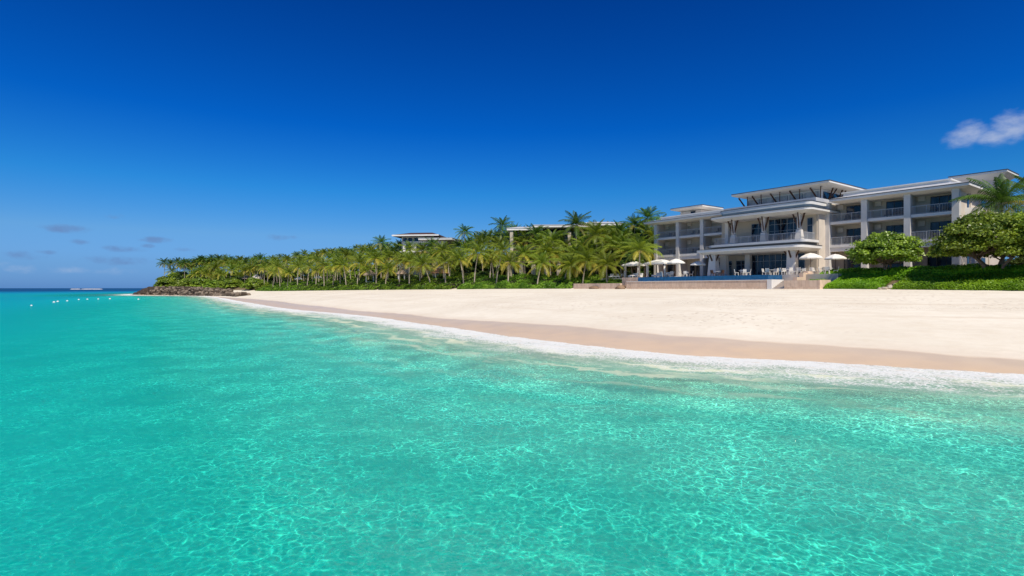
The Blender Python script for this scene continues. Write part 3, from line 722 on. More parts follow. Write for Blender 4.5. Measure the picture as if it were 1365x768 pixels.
for k, (u, w, z_) in enumerate(places):
    o = tb if ut == 0 else copy_tree(tb); ut += 1
    o.location = world(u, w); tag(o, 'round white topped table on the terrace among chairs %s' % ('behind the pool edge' if z_ == 'c' else 'near the right porch pillar'), 'table', 'round tables behind the pool' if z_ == 'c' else 'round tables by the right porch pillar')
    for a in (.5, 2.2, 3.9, 5.3):
        a += k*.7; dark = (k % 3 == 2) and z_ == 'c'; src = chd if dark else ch; q = 1 if dark else 0
        c = src if uc[q] == 0 else copy_tree(src); uc[q] += 1
        x, y, z = world(u, w); c.location = (x+.8*math.cos(a), y+.8*math.sin(a), z); c.rotation_euler = (0, 0, a-math.pi/2)
        tag(c, ('brown wooden dining chair at a round table behind the pool' if dark else 'white slatted dining chair at a round table %s' % ('behind the pool edge' if z_ == 'c' else 'near the right porch pillar')), 'chair', 'brown chairs behind the pool' if dark else ('white chairs behind the pool' if z_ == 'c' else 'white chairs by the right porch pillar'))
def make_lounger():
    r = empty('sun_lounger', (0, 0, 0))
    MB().box(-.33, .33, -.95, .35, .32, .42).build('mattress', M['fabric'], r)
    MB().frustum(0, .62, .38, .85, .33, .05, .33, .05, 0, .35).build('backrest', M['fabric'], r)
    f = MB(); f.box(-.35, .35, -.97, .95, .26, .318); f.build('frame', M['whitep'], r)
    for i in (-1, 1):
        for j in (-.85, .85): MB().box(i*.3-.03, i*.3+.03, j-.03, j+.03, 0, .26).build('leg', M['whitep'], r)
    return r
lg = make_lounger()
for k, (u, w) in enumerate(((40.8, -11.6), (46.6, -8.9), (47.8, -8.8), (49.0, -8.7))):
    o = lg if k == 0 else copy_tree(lg); o.location = world(u, w); o.rotation_euler = (0, 0, RZ+.2*k)
    tag(o, 'white sun lounger on the terrace between the two canvas cabanas' if k == 0 else 'white sun lounger on the terrace corner beyond the small cabana', 'sun lounger', 'white sun loungers at the terrace corner' if k else None)

# ---------------------------------------------------------------- foliage builders
def leaf_quads(C, N, size, tone, aspect=1.0, jit=.5):
    """leaf quads at centres C with rough normals N"""
    n = len(C)
    N = N+rng.normal(0, jit, (n, 3)); N /= np.linalg.norm(N, axis=1)[:, None]+1e-9
    T = rng.normal(0, 1, (n, 3)); T -= (T*N).sum(1)[:, None]*N; T /= np.linalg.norm(T, axis=1)[:, None]+1e-9
    B = np.cross(N, T); s = (size*rng.uniform(.65, 1.3, n))[:, None]
    a = T*s*.5; b = B*s*.5*aspect; fold = N*s*.12
    V = np.stack([C-a, C-b*.9+fold*.0-a*.1, C+a, C+b*.9-a*.1], 1).reshape(-1, 3)
    Fc = np.arange(n*4).reshape(-1, 4)
    return V, Fc, np.repeat(tone, 4)
def palm_meshes(seed, h, lean, crown, tall=False, L=3.9, nf=26):
    r = random.Random(seed)
    la = r.uniform(0, 6.28); pts = []; rad = []
    for i in range(9):
        t = i/8; o = lean*h*(t**1.6); pts.append((o*math.cos(la), o*math.sin(la), h*t-.3*(t == 0))); rad.append((.23 if t < .05 else .17)*(1-.42*t))
    tm = MB().tube(pts, rad, 8).mesh('palm_trunk', M['trunk'], True)
    top = np.array(pts[-1]); V = []; Fq = []; tone = []; nb = 0
    for k in range(nf):
        q = k/nf; az = k*2.39996+r.uniform(-.25, .25)
        e0 = math.radians(84-(112)*q**1.05+r.uniform(-9, 9)); droop = math.radians(r.uniform(42, 72)+(12*q)); Lk = L*r.uniform(.85, 1.1)*(1 if q > .2 else .8)
        tn = min(1, max(0, .25+.55*q+r.uniform(-.15, .15)+(.35 if (q > .74 and r.random() < .5) else 0)))
        P = [top.copy()]; n = 12; d = None; dirs = []
        for i in range(n):
            t = i/n; el_ = e0-droop*t**1.3; d = np.array((math.cos(el_)*math.cos(az), math.cos(el_)*math.sin(az), math.sin(el_))); dirs.append(d); P.append(P[-1]+d*Lk/n)
        P = np.array(P); side = np.array((-math.sin(az), math.cos(az), 0)); tw = r.uniform(-.5, .5)
        # rachis
        for i in range(n):
            w = .035*(1-.8*i/n); w2 = .035*(1-.8*(i+1)/n)
            V += [P[i]-side*w, P[i]+side*w, P[i+1]+side*w2, P[i+1]-side*w2]; Fq.append((nb, nb+1, nb+2, nb+3)); nb += 4; tone += [.7]*4
        nl = 25
        for j in range(nl):
            t = .10+.88*j/(nl-1); f = t*n; i = min(int(f), n-1); p = P[i]+(P[i+1]-P[i])*(f-i); dd = dirs[i]
            up = np.cross(dd, side); up = up if up[2] > 0 else -up
            ll = Lk*.235*(math.sin(math.pi*min(1, .12+t*.86))**.6)*r.uniform(.85, 1.1)
            for s in (-1, 1):
                out = side*s*math.cos(.3+tw*s)+up*math.sin(.3*s*0-.15+tw*.4*s)+dd*(.55+.5*t); out /= np.linalg.norm(out)
                m1 = p+out*ll*.5; tip = p+out*ll*.92-np.array((0, 0, ll*(.28+.25*r.random())))
                ww = dd*.045
                V += [p-ww*.6, p+ww*.6, m1+ww, m1-ww, tip+ww*.15, tip-ww*.15]; Fq += [(nb, nb+1, nb+2, nb+3), (nb+3, nb+2, nb+4, nb+5)]; nb += 6
                tt = min(1, max(0, tn+r.uniform(-.08, .08))); tone += [tt]*6
    # fruit and boots: small dark cluster
    cm = mesh_np('palm_crown', np.array(V), np.array(Fq), M['frond_dark' if tall else 'frond'], {'tone': tone})
    co = MB()
    for k in range(7):
        a = k*.9; c = top+np.array((math.cos(a)*.3, math.sin(a)*.3, -.25-.06*(k % 3))); co.tube([tuple(c+np.array((0, 0, .14))), tuple(c), tuple(c-np.array((0, 0, .14)))], [.03, .14, .03], 6)
    fm = co.mesh('coconuts', M['thatch'])
    return tm, cm, fm
PALMS = [palm_meshes(100+i, 9.0, (.02, .10, .16, .05, .12, .22)[i], 0, False, 3.7+.15*(i % 3)) for i in range(6)]+[palm_meshes(200+i, 9.0, (.03, .06, .02)[i], 0, True, 3.5) for i in range(3)]
def palm(x, y, ztop, kind, label, group, s=1.0, rz=None):
    z = tz(x, y)-.1; h = ztop-z; hs = h/9.0
    r = empty('palm_tree', (x, y, z), random.uniform(0, 6.28) if rz is None else rz, label, 'palm tree', group)
    tm, cm, fm = PALMS[kind]
    # the trunk is stretched to the height it needs, the crown keeps its size
    to = link('trunk', tm, r); to.scale = (1, 1, hs)
    topv = max((v.co for v in tm.vertices), key=lambda c: c.z)
    top = tm.vertices[len(tm.vertices)-8].co
    co = link('crown', cm, r); co.scale = (s, s, s); c9 = np.array(palm_top[kind]); co.location = (c9[0]*(1-s), c9[1]*(1-s), h-9.0*s)
    if kind < 6:
        f = link('coconuts', fm, r); f.scale = (s, s, s); f.location = co.location
    return r
palm_top = []
for tm, cm, fm in PALMS:
    vs = np.array([v.co[:] for v in tm.vertices])[-8:]; palm_top.append(vs.mean(0))

def crown_mesh(name, seed, rx, ry, rz, nclump, nleaf, size, m, flat=.35, clump=.3, core=True, shape=None):
    """crown of leaf clumps over an uneven shell; origin at crown base centre"""
    g = np.random.default_rng(seed); C = []; N = []; T = []
    for k in range(nclump):
        a = g.uniform(0, 2*math.pi); zz = g.uniform(-.35, 1.0); rr = math.sqrt(max(0, 1-zz*zz)) if zz > 0 else 1-.5*zz*zz
        q = g.uniform(.55, 1.0)**.5; sc = g.uniform(.75, 1.12)
        c = np.array((math.cos(a)*rr*rx*q, math.sin(a)*rr*ry*q, rz*(.38+.6*zz*q)))*np.array((sc, sc, 1))
        cr = clump*g.uniform(.7, 1.35)*min(rx, rz*1.5); n = int(nleaf/nclump*g.uniform(.7, 1.3))
        d = g.normal(0, 1, (n, 3)); d /= np.linalg.norm(d, axis=1)[:, None]; d[:, 2] = np.abs(d[:, 2])*.9-.25*g.random(n)
        rad = cr*g.uniform(.55, 1.08, n)[:, None]*np.array((1, 1, .75))
        C.append(c+d*rad); N.append(d*.8+np.array((0, 0, .5))); t0 = g.uniform(.15, .85); T.append(np.clip(t0+g.normal(0, .2, n), 0, 1))
    C = np.concatenate(C); N = np.concatenate(N); T = np.concatenate(T)
    V, Fc, tone = leaf_quads(C, N, size, T, .8, .45)
    return mesh_np(name, V, Fc, m, {'tone': tone})
def tree_wood(seed, h, rx, ztop, stems=1, r0=.2, spread=.6):
    r = random.Random(seed); mb = MB()
    for s in range(stems):
        a0 = r.uniform(0, 6.28); bx, by = (spread*math.cos(a0+s*2.1), spread*math.sin(a0+s*2.1)) if stems > 1 else (0, 0)
        fx, fy = bx*2.2+r.uniform(-.2, .2), by*2.2+r.uniform(-.2, .2)
        mb.tube([(bx, by, -.3), (bx*1.2, by*1.2, h*.4), (fx*.8, fy*.8, h*.75), (fx, fy, h)], [r0*1.3, r0, r0*.85, r0*.75], 7)
        for k in range(7):
            a = k*.9+s+r.uniform(-.3, .3); L = rx*r.uniform(.5, .8)
            p0 = (fx*.9, fy*.9, h*.8+.1*k); p3 = (fx+math.cos(a)*L, fy+math.sin(a)*L, h+(ztop-h)*r.uniform(.3, .7))
            p1 = (fx+math.cos(a)*L*.35, fy+math.sin(a)*L*.35, h+(ztop-h)*.15+.1*k*.3)
            mb.tube([p0, p1, p3], [r0*.5, r0*.35, r0*.12], 5)
    return mb.mesh('tree_wood', M['bark'], True)
def tree(x, y, wood, crown, cz, label, cat='tree', group=None, s=1.0, rz=0, name='broadleaf_tree', zb=None):
    z = (tz(x, y) if zb is None else zb); r = empty(name, (x, y, z), rz, label, cat, group)
    r.scale = (s, s, s)
    if wood: link('trunk', wood, r)
    c = link('crown', crown, r); c.location = (0, 0, cz)
    return r

# near trees in front of the hotel
x, y = uw(4.6, -8.4)
tree(x, y, tree_wood(5, 1.1, 3.4, 4.0, 3, .11, .28), crown_mesh('crown', 51, 3.35, 3.2, 4.3, 140, 19000, .27, M['leaf'], clump=.24), .55, 'round leafy green tree with slim trunks before the near wing, the smaller of the two', s=1.0, zb=Z0-.1)
x, y = uw(-5.4, -8.6)
tree(x, y, tree_wood(6, 1.5, 4.8, 5.4, 4, .16, .7), crown_mesh('crown', 52, 5.2, 4.6, 5.1, 210, 30000, .29, M['leaf'], clump=.21), .75, 'wide spreading green tree with several bare trunks at the near end of the hotel', zb=Z0-.1)
x, y = uw(-9.6, -7.4)
tree(x, y, tree_wood(8, 1.5, 4.2, 5.2, 3, .15, .6), crown_mesh('crown', 53, 4.6, 4.4, 4.6, 120, 16000, .32, M['leaf'], clump=.23), 1.4, 'dark green tree cut by the right edge of the picture', zb=Z0-.1)
for k, (u, w, s) in enumerate(((-6.5, 3, .55), (-9.5, 6, .7), (-7.5, 12, .8), (-12, 0, .7), (-13, 14, 1.0))):
    x, y = uw(u, w); tree(x, y, None, crown_mesh('crown', 300+k, 5, 5, 5.5, 60, 5000, .42, M['leaf_dark'], clump=.28) if k == 0 else EXTRA, -.9, 'dark bush growing behind the big trees past the near end of the hotel', 'bush', 'bushes past the near end of the hotel', s=s, rz=k, name='bush', zb=Z0-.1)
    if k == 0: EXTRA = [o for o in bpy.data.meshes if o.name.startswith('crown')][-1]
# big palm at the right end
def near_palm(px, Y, yc, kind, s, label, rz=0.):
    x = (px-682.5)/F*Y; return palm(x, Y, CAMZ+(HY-yc)/F*Y, kind, label, None, s, rz)
near_palm(1337, 60, 270, 6, 1.3, 'big feathery palm rising above the wide tree at the near end of the hotel', 1.0)
near_palm(1390, 63, 262, 7, 1.35, 'palm at the right edge of the picture behind the hotel corner', 2.)

# hedges: solid core with leaves over it
def hedge(name, pts, w_in, height, label, n_leaf, size, m, seed, zoff=0, kind=None, cat='hedge', rough=.25, gap=None, group=None):
    """pts: front line (world), band w_in metres deep inland, height(s,v) above the land"""
    P = catmull(pts, 6); seg = np.linalg.norm(np.diff(P, axis=0), axis=1); Ls = np.concatenate([[0], np.cumsum(seg)]); Lt = Ls[-1]
    g = np.random.default_rng(seed); ph = g.uniform(0, 6.28, 8)
    def pos(s, v):
        X = np.interp(s, Ls, P[:, 0]); Y = np.interp(s, Ls, P[:, 1]); X2 = np.interp(s+.3, Ls, P[:, 0]); Y2 = np.interp(s+.3, Ls, P[:, 1])
        X1 = np.interp(s-.3, Ls, P[:, 0]); Y1 = np.interp(s-.3, Ls, P[:, 1])
        dx, dy = X2-X1, Y2-Y1; l = np.sqrt(dx*dx+dy*dy)+1e-9
        return X+dy/l*v, Y-dx/l*v
    def hh(s, v):
        e_ = np.minimum.reduce([v/.55, (w_in-v)/.6, s/.5, (Lt-s)/.5]); e_ = np.clip(e_, 0, 1)
        q = np.sqrt(1-(1-e_)**2)
        bumpy = 1+rough*(.5*np.sin(s*1.1+ph[0]+1.2*np.sin(v*1.1+ph[1]))+.35*np.sin(s*2.7+ph[2]+v*1.9)+.3*np.sin(v*2.6+ph[3]+s*.6)+.25*np.sin(s*.33+ph[4]))
        return height*q*bumpy
    ns, nv = max(8, int(Lt/.8)), max(6, int(w_in/.5))
    s_, v_ = np.meshgrid(np.linspace(0, Lt, ns), np.linspace(0, w_in, nv)); X, Y = pos(s_, v_); Zt = terr(X, Y)
    Zc = Zt+zoff+hh(s_, v_)*.86-.12
    id_ = np.arange(ns*nv).reshape(nv, ns); q = np.stack([id_[:-1,:-1], id_[:-1,1:], id_[1:,1:], id_[1:,:-1]], -1).reshape(-1, 4)[:, ::-1]
    s = g.uniform(0, Lt, n_leaf); v = np.where(g.random(n_leaf) < .38, g.uniform(0, .7, n_leaf), g.uniform(0, w_in, n_leaf))
    X1, Y1 = pos(s, v); h = hh(s, v)
    k = np.where(v < .7, g.uniform(.25, 1.05, n_leaf), g.uniform(.85, 1.12, n_leaf))
    Z1 = terr(X1, Y1)+zoff+h*k
    fx, fy = pos(s, v-.5); nrm = np.stack([(fx-X1)*np.where(v < .7, 1.6, .4), (fy-Y1)*np.where(v < .7, 1.6, .4), np.full(n_leaf, .9)], -1)
    tn = np.clip(.5+.3*np.sin(s*.9+ph[5]+v)+.15*np.sin(s*2.9+ph[6])+g.normal(0, .2, n_leaf), 0, 1)
    V, Fc, tone = leaf_quads(np.stack([X1, Y1, Z1], -1), nrm, size, tn, .75, .45)
    nb = ns*nv
    o = link(name, mesh_np(name, np.concatenate([np.stack([X, Y, Zc], -1).reshape(-1, 3), V]), [q, Fc+nb], None, {'tone': np.concatenate([np.full(nb, .1), tone])}, mats=[M['soil'], m], midx=np.concatenate([np.zeros(len(q)), np.ones(len(Fc))])))
    return tag(o, label, cat, group, kind)
def pxu(px, w):
    r = (px-682.5)/F; X = P0[0]+W_[0]*w; Y = P0[1]+W_[1]*w; return (X-r*Y)/(-A_[0]*-1*1.0+0*r+(-A_[1])*r)
hedge('hedge', [uw(9.0, -14.3), uw(6, -14.2), uw(3.2, -14.1)][::-1], 4.6, .75, 'bright green clipped hedge sloping down to the sand between the steps and the white stones', 22000, .17, M['hedge'], 1, rough=.10)
hedge('hedge', [uw(2.0, -14.1), uw(-8, -14.0), uw(-22, -14.2)][::-1], 4.4, .75, 'long bright green hedge bordering the sand at the right edge of the picture', 42000, .17, M['hedge'], 2, rough=.10)
hedge('hedge', [uw(11.9, -9.9), uw(4, -9.8), uw(-8, -9.7), uw(-22, -9.8)][::-1], 2.6, .95, 'taller rear hedge at the foot of the trees before the near wing', 38000, .18, M['hedge'], 3, rough=.12)
hedge('hedge', [uw(12.7, -13.6), uw(11, -13.8), uw(9.4, -13.8)][::-1], 3.0, .6, 'small bright green hedge behind the low wall right of the beach steps', 7000, .16, M['hedge'], 4)
# pale stones in the gap
def rock_mesh(seed, m, flat=.7):
    g = np.random.default_rng(seed); n, k = 12, 8; V = []; 
    ph = g.uniform(0, 6.28, (5, 3)); 
    for i in range(k+1):
        th = math.pi*i/k
        for j in range(n):
            a = 2*math.pi*j/n; d = np.array((math.sin(th)*math.cos(a), math.sin(th)*math.sin(a), math.cos(th)))
            r = 1
            for q in range(5): dn = ph[q]/np.linalg.norm(ph[q]-3.1)-3.1/np.linalg.norm(ph[q]-3.1); r = min(r, .72/max(.05, abs(float(d@dn))))
            r = r*(1+.08*math.sin(5*a+ph[0, 0])*math.sin(3*th)); V.append(d*r*np.array((1, .85, flat)))
    Q = [(i*n+j, (i+1)*n+j, (i+1)*n+(j+1) % n, i*n+(j+1) % n) for i in range(k) for j in range(n)]
    return mesh_np('boulder', np.array(V), np.array(Q), m, smooth=False)
def rockmat(name, a, b):
    m, t, out = mat(name); co = t.new('ShaderNodeTexCoord').outputs['Object']; oi = t.new('ShaderNodeObjectInfo').outputs['Random']
    n = t.noise(co, 2.2, 6, .7); c = t.mix(t.ss(t.m('ADD', t.m('MULTIPLY', n, .6), t.m('MULTIPLY', oi, .4)), .25, .75), a, b)
    bp = t.new('ShaderNodeBump', {'Height': t.noise(co, 5, 5, .7), 'Strength': .8, 'Distance': .15})
    p = t.new('ShaderNodeBsdfPrincipled', {'Base Color': c, 'Roughness': .9, 'Specular IOR Level': .2, 'Normal': bp.outputs[0]}); t.l.new(p.outputs[0], out.inputs[0]); return m
M['rock'] = rockmat('groyne_rock', (.055, .04, .03), (.27, .21, .155)); M['rockp'] = rockmat('pale_rock', (.50, .42, .33), (.66, .58, .48)); M['rockb'] = rockmat('brown_rock', (.18, .11, .07), (.34, .23, .15))
RP = [rock_mesh(60+i, M['rockp']) for i in range(3)]; RB = [rock_mesh(70+i, M['rockb'], .6) for i in range(3)]; RG = [rock_mesh(80+i, M['rock'], .75) for i in range(6)]
for k, (u, w, s) in enumerate(((2.6, -14.4, .34), (2.75, -13.7, .28), (2.5, -13.2, .36), (2.7, -12.4, .40), (2.45, -11.6, .36), (2.9, -14.8, .22))):
    x, y = uw(u, w); o = link('stone', RP[k % 3], None, (x, y, tz(x, y)+.12)); o.scale = (s, s, s*.8); o.rotation_euler = (0, 0, k*1.3); tag(o, 'pale stone lying in the gap between the two front hedges', 'stone', 'pale stones in the gap between hedges')
for k, (u, w, s, lb) in enumerate(((46.5, -15.7, .75, 'brown rock on the sand at the middle of the long low stone wall'), (41.0, -15.6, .55, 'brown rock on the sand at the far corner of the pool wall'), (40.5, -15.4, .9, 'larger brown boulder leaning on the far corner of the pool wall'))):
    x, y = uw(u, w); o = link('rock', RB[k], None, (x, y, tz(x, y)+.2*s)); o.scale = (s*1.3, s, s*.8); o.rotation_euler = (0, 0, k*1.7); tag(o, lb, 'rock', 'brown rocks at the pool wall')

# ground cover along the beach to the headland
def vpt(i, off):  # point at arclength i on VEG, off inland
    return None
gc = [(uw(42.6, -14.2)), uw(46, -14.2), uw(52, -14.2)]
hedge('ground_cover', gc, 5.2, .8, 'bright green ground cover spilling over the long low stone wall beyond the pool', 12000, .24, M['cover'], 11, kind='stuff', cat='ground cover')
hedge('ground_cover', [uw(50.5, -11.0), uw(56, -11.0), uw(62, -11.0)], 12, .8, 'green ground cover under the slim palms left of the long low stone wall', 16000, .3, M['cover'], 19, kind='stuff', cat='ground cover')
segs = [((11.0, 101.8), (-1, 112), (-12.5, 122.2), 'green creeping plants on the bank below the leaning beach palms', 26000, .30),
        ((-14.6, 124.2), (-26, 137.5), (-37, 149.5), 'green creeping plants on the bank below the middle of the palm grove', 20000, .36),
        ((-38.5, 151.5), (-58, 174), (-79, 199), 'green creeping plants on the bank below the far part of the grove', 20000, .42),
        ((-80, 200), (-98, 223), (-118, 248), 'green creeping plants on the bank near the rock groyne', 14000, .5)]
for k, (a, b, c, lb, n, sz) in enumerate(segs):
    hedge('ground_cover', [a, b, c], 9.5, .95, lb, n, sz, M['cover'], 20+k, kind='stuff', cat='ground cover', rough=.6)

# ---------------------------------------------------------------- palm grove
def ray_v(px, back):
    """point on the ray of px that lies back metres behind the front line of the planting"""
    r = (px-682.5)/F; Ys = np.linspace(60, 420, 1400); _, _, vd, _ = terr(Ys*r, Ys, True); i = np.argmax(vd >= min(back, vd[Ys < 330].max()*.9)); Y = Ys[i]; return Y*r, Y
named = [(769, 299, 16, 6, 1.25, 'tallest palm of the grove, its dark crown high above the pale hotel roofs'),
         (669, 300, 22, 7, 1.1, 'tall dark palm standing above the grove left of the pale roofs'),
         (620, 309, 22, 8, 1.0, 'dark palm crown just right of the white villa'),
         (685, 309, 18, 6, .95, 'dark palm close beside the tall one left of the pale roofs'),
         (715, 311, 14, 8, 1.0, 'dark upright palm before the left end of the pale roofs'),
         (867, 290, 24, 7, 1.1, 'dark palm crown touching the far eave of the hotel'),
         (845, 300, 22, 6, 1.0, 'dark palm above the broadleaf trees next to the hotel'),
         (826, 308, 16, 8, 1.0, 'dark palm at the right end of the pale roofs'),
         (795, 312, 9, 0, 1.25, 'large palm with sweeping fronds right of the tallest palm'),
         (632, 337, 2.5, 1, 1.05, 'front row palm with slim straight trunk nearest the white villa'),
         (677, 349, 1.8, 2, 1.05, 'yellow green beach palm leaning left over the bank'),
         (716, 350, 2.0, 4, 1.0, 'yellow fronded front row palm below the left end of the pale roofs'),
         (734, 336, 7, 3, 1.15, 'front row palm with thick pale trunk in the middle of the colonnade'),
         (769, 343, 6, 0, 1.15, 'palm with thick pale trunk directly below the tallest palm'),
         (809, 352, 2.2, 1, 1.0, 'slim palm standing by the long low stone wall'),
         (653, 343, 6, 4, 1.0, 'bushy palm between the straight trunked and the leaning front palms'),
         (700, 338, 9, 3, 1.05, 'mid height palm behind the leaning beach palm'),
         (752, 352, 4, 2, .9, 'short palm between the two thick pale trunks'),
         (790, 345, 8, 3, 1.0, 'palm with yellow lower fronds under the large sweeping palm'),
         (828, 345, 7, 0, .95, 'palm nearest the small canvas cabana'),
         (508, 323, 9, 8, 1.0, 'palm rising highest just left of the white villa'),
         (546, 331, 6, 0, 1.0, 'palm standing before the left half of the white villa'),
         (530, 328, 12, 7, .9, 'dark palm hiding the left wall of the white villa'),
         (577, 327, 10, 6, .95, 'dark palm before the lower roof of the white villa'),
         (562, 333, 8, 3, 1.0, 'palm standing before the middle of the white villa'),
         (592, 334, 5, 1, 1.0, 'palm standing before the right end of the white villa'),
         (700, 318, 16, 8, 1.0, 'dark palm hiding the left end wall of the pale hotel wing'),
         (347, 345, 10, 6, 1.25, 'palm with a full dark crown beside the far low roof'),
         (219, 350, 14, 8, 1.3, 'outermost palm of the headland above the rock groyne')]
for px, yc, back, kd, s, lb in named:
    x, y = ray_v(px, back); palm(x, y, CAMZ+(HY-yc)/F*y, kd, lb, 'palms in the grove beside the beach', s)
env_x = [212, 240, 290, 330, 360, 400, 450, 500, 560, 600, 640, 690, 730, 800, 872]
env_y = [350, 349, 347, 349, 348, 342, 336, 332, 334, 328, 321, 314, 316, 314, 309]
pr = random.Random(3)
for px, yc in ((229, 351), (237, 349), (246, 350)):
    x, y = ray_v(px, 11); palm(x, y, CAMZ+(HY-yc)/F*y, 6+px % 3, 'palm in the cluster on the headland behind the rock groyne', 'palms on the headland', 1.15)
rows = ((3, 24), (8, 21), (14, 22), (22, 20), (30, 15))
for ri, (back, step) in enumerate(rows):
    px = 232 + ri*7
    while px < 872:
        far = px < 345
        st_ = .88*step*(.42 if far else .50 if px < 460 else .72 if px < 560 else .95)
        ey = np.interp(px, env_x, env_y); x, y = ray_v(px, back+pr.uniform(-1.5, 1.5)+(8 if far else 0))
        lowz = np.interp(px, [220, 400, 600, 870], [365, 360, 350, 347]); t = [1.0, .72, .45, .15, .0][ri]
        yc = ey+(lowz-ey)*t*pr.uniform(.45, 1.15)+pr.uniform(-4, 4)
        if ri <= 1 and px > 640 and pr.random() < .5: px += st_; continue
        kd = pr.choice([0, 1, 2, 3, 4, 5]) if (ri < 3 or pr.random() < .45) else pr.choice([6, 7, 8])
        if px < 345: lb, gr = 'palm in the cluster on the headland behind the rock groyne', 'palms on the headland'
        elif px < 460: lb, gr = 'palm in the crowded far half of the grove along the beach', 'palms in the far half of the grove'
        elif px < 600: lb, gr = 'palm in the dense middle of the grove below the white villa', 'palms in the middle of the grove'
        elif px < 700: lb, gr = 'palm among the crowd left of the pale roofs', 'palms left of the pale roofs'
        else: lb, gr = 'palm among the crowd between the pale roofs and the hotel', 'palms before the pale roofs'
        palm(x, y, CAMZ+(HY-yc)/F*y, kd, lb, gr, pr.uniform(.85, 1.25))
        px += st_*pr.uniform(.75, 1.3)
# broadleaf trees filling behind
BW = [tree_wood(30+i, 2.6, 3.6, 6.0, 1, .2) for i in range(2)]
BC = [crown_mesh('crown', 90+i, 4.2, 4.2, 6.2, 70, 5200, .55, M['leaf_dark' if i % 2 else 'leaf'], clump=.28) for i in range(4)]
fill = [(846, 14, 1.05, 'd'), (829, 15, 1.0, 'd'), (858, 30, 1.35, 'd'), (838, 26, 1.35, 'd'), (815, 26, 1.2, 'd'), (848, 7, .62, 'd'), (820, 12, .8, 'd'), (872, 36, 1.3, 'd')]
k = 0
for px, back, s, _ in fill:
    x, y = ray_v(px, back); tree(x, y, BW[k % 2], BC[1+2*(k % 2)], 2.0, 'dark broadleaf tree in the thick clump against the far end of the hotel', group='broadleaf trees against the hotel', s=s, rz=k*1.1); k += 1
for px in list(range(224, 345, 8))+list(range(345, 812, 15)):
    jump = pr.uniform(-5, 5); ey = np.interp(px, env_x, env_y)
    x, y = ray_v(px+jump, pr.uniform(14, 26)+(6 if px < 345 else 0)); s = (CAMZ+(HY-ey-6)/F*y-tz(x, y))/8.6*pr.uniform(.60, .84)
    grp = 'broadleaf trees on the headland' if px < 345 else 'broadleaf trees within the grove'
    tree(x, y, BW[k % 2], BC[(k*3+k//3) % 4], 2.0, 'broadleaf tree among the palms on the headland' if px < 345 else 'broadleaf tree filling the shade behind the beach palms', group=grp, s=s, rz=k*1.1); k += 1
# low dark understory shrubs behind the bank
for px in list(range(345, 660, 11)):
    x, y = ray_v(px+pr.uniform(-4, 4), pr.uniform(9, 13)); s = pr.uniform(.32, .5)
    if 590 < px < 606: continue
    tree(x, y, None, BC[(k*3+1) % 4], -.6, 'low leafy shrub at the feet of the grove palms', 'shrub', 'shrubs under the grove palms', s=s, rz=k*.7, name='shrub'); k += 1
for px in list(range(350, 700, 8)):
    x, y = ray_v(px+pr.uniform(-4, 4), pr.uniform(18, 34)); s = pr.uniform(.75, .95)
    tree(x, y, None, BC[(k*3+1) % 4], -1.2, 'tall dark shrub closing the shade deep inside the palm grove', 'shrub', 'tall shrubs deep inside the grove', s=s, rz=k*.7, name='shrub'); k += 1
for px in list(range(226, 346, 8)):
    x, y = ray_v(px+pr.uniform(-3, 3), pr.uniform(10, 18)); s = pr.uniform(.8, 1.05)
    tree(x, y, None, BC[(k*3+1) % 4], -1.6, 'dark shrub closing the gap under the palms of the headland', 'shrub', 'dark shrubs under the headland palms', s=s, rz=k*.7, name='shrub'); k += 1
for k2, (u, w, s) in enumerate(((49, 1.5, .6), (51.5, -1, .55), (54, 2, .7), (57, -3, .6), (60, 1, .75), (52, 5, .8), (48.6, 6, .8), (63, -5, .6))):
    x, y = uw(u, w); tree(x, y, None, BC[1+2*(k2 % 2)], -1.0, 'dark leafy shrub behind the cabanas past the far corner of the hotel', 'shrub', 'shrubs behind the cabanas', s=s, rz=k2*.9, name='shrub')
# headland bushes
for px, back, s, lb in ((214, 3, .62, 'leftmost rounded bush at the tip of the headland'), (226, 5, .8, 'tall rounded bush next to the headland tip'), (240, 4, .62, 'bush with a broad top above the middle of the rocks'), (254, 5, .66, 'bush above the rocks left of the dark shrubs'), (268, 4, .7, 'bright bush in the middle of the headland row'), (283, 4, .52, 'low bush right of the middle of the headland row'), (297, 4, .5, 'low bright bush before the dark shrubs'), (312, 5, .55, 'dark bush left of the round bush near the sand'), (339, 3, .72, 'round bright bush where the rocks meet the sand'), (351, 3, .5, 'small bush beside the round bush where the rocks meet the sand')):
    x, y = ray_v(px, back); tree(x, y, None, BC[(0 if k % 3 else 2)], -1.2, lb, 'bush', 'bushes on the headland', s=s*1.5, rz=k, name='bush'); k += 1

# ---------------------------------------------------------------- rocks of the groyne
line = catmull([(-94,186),(-112,212),(-130,231),(-156,246),(-181,261),(-193,276),(-207,297),(-218,320)], 6)
seg = np.linalg.norm(np.diff(line, axis=0), axis=1); LS = np.concatenate([[0], np.cumsum(seg)])
def gpt(s, v):
    X = np.interp(s, LS, line[:, 0]); Y = np.interp(s, LS, line[:, 1]); X2 = np.interp(s+1, LS, line[:, 0]); Y2 = np.interp(s+1, LS, line[:, 1]); X1 = np.interp(s-1, LS, line[:, 0]); Y1 = np.interp(s-1, LS, line[:, 1])
    dx, dy = X2-X1, Y2-Y1; l = math.hypot(dx, dy); return X+dy/l*v, Y-dx/l*v
gr = random.Random(9); rest_V = []; rest_F = []; nb = 0
base = np.array([v.co[:] for v in RG[0].vertices]); bf = np.array([list(p.vertices) for p in RG[0].polygons if len(p.vertices) == 4])
tot = LS[-1]; cnt = 0
s = 0.
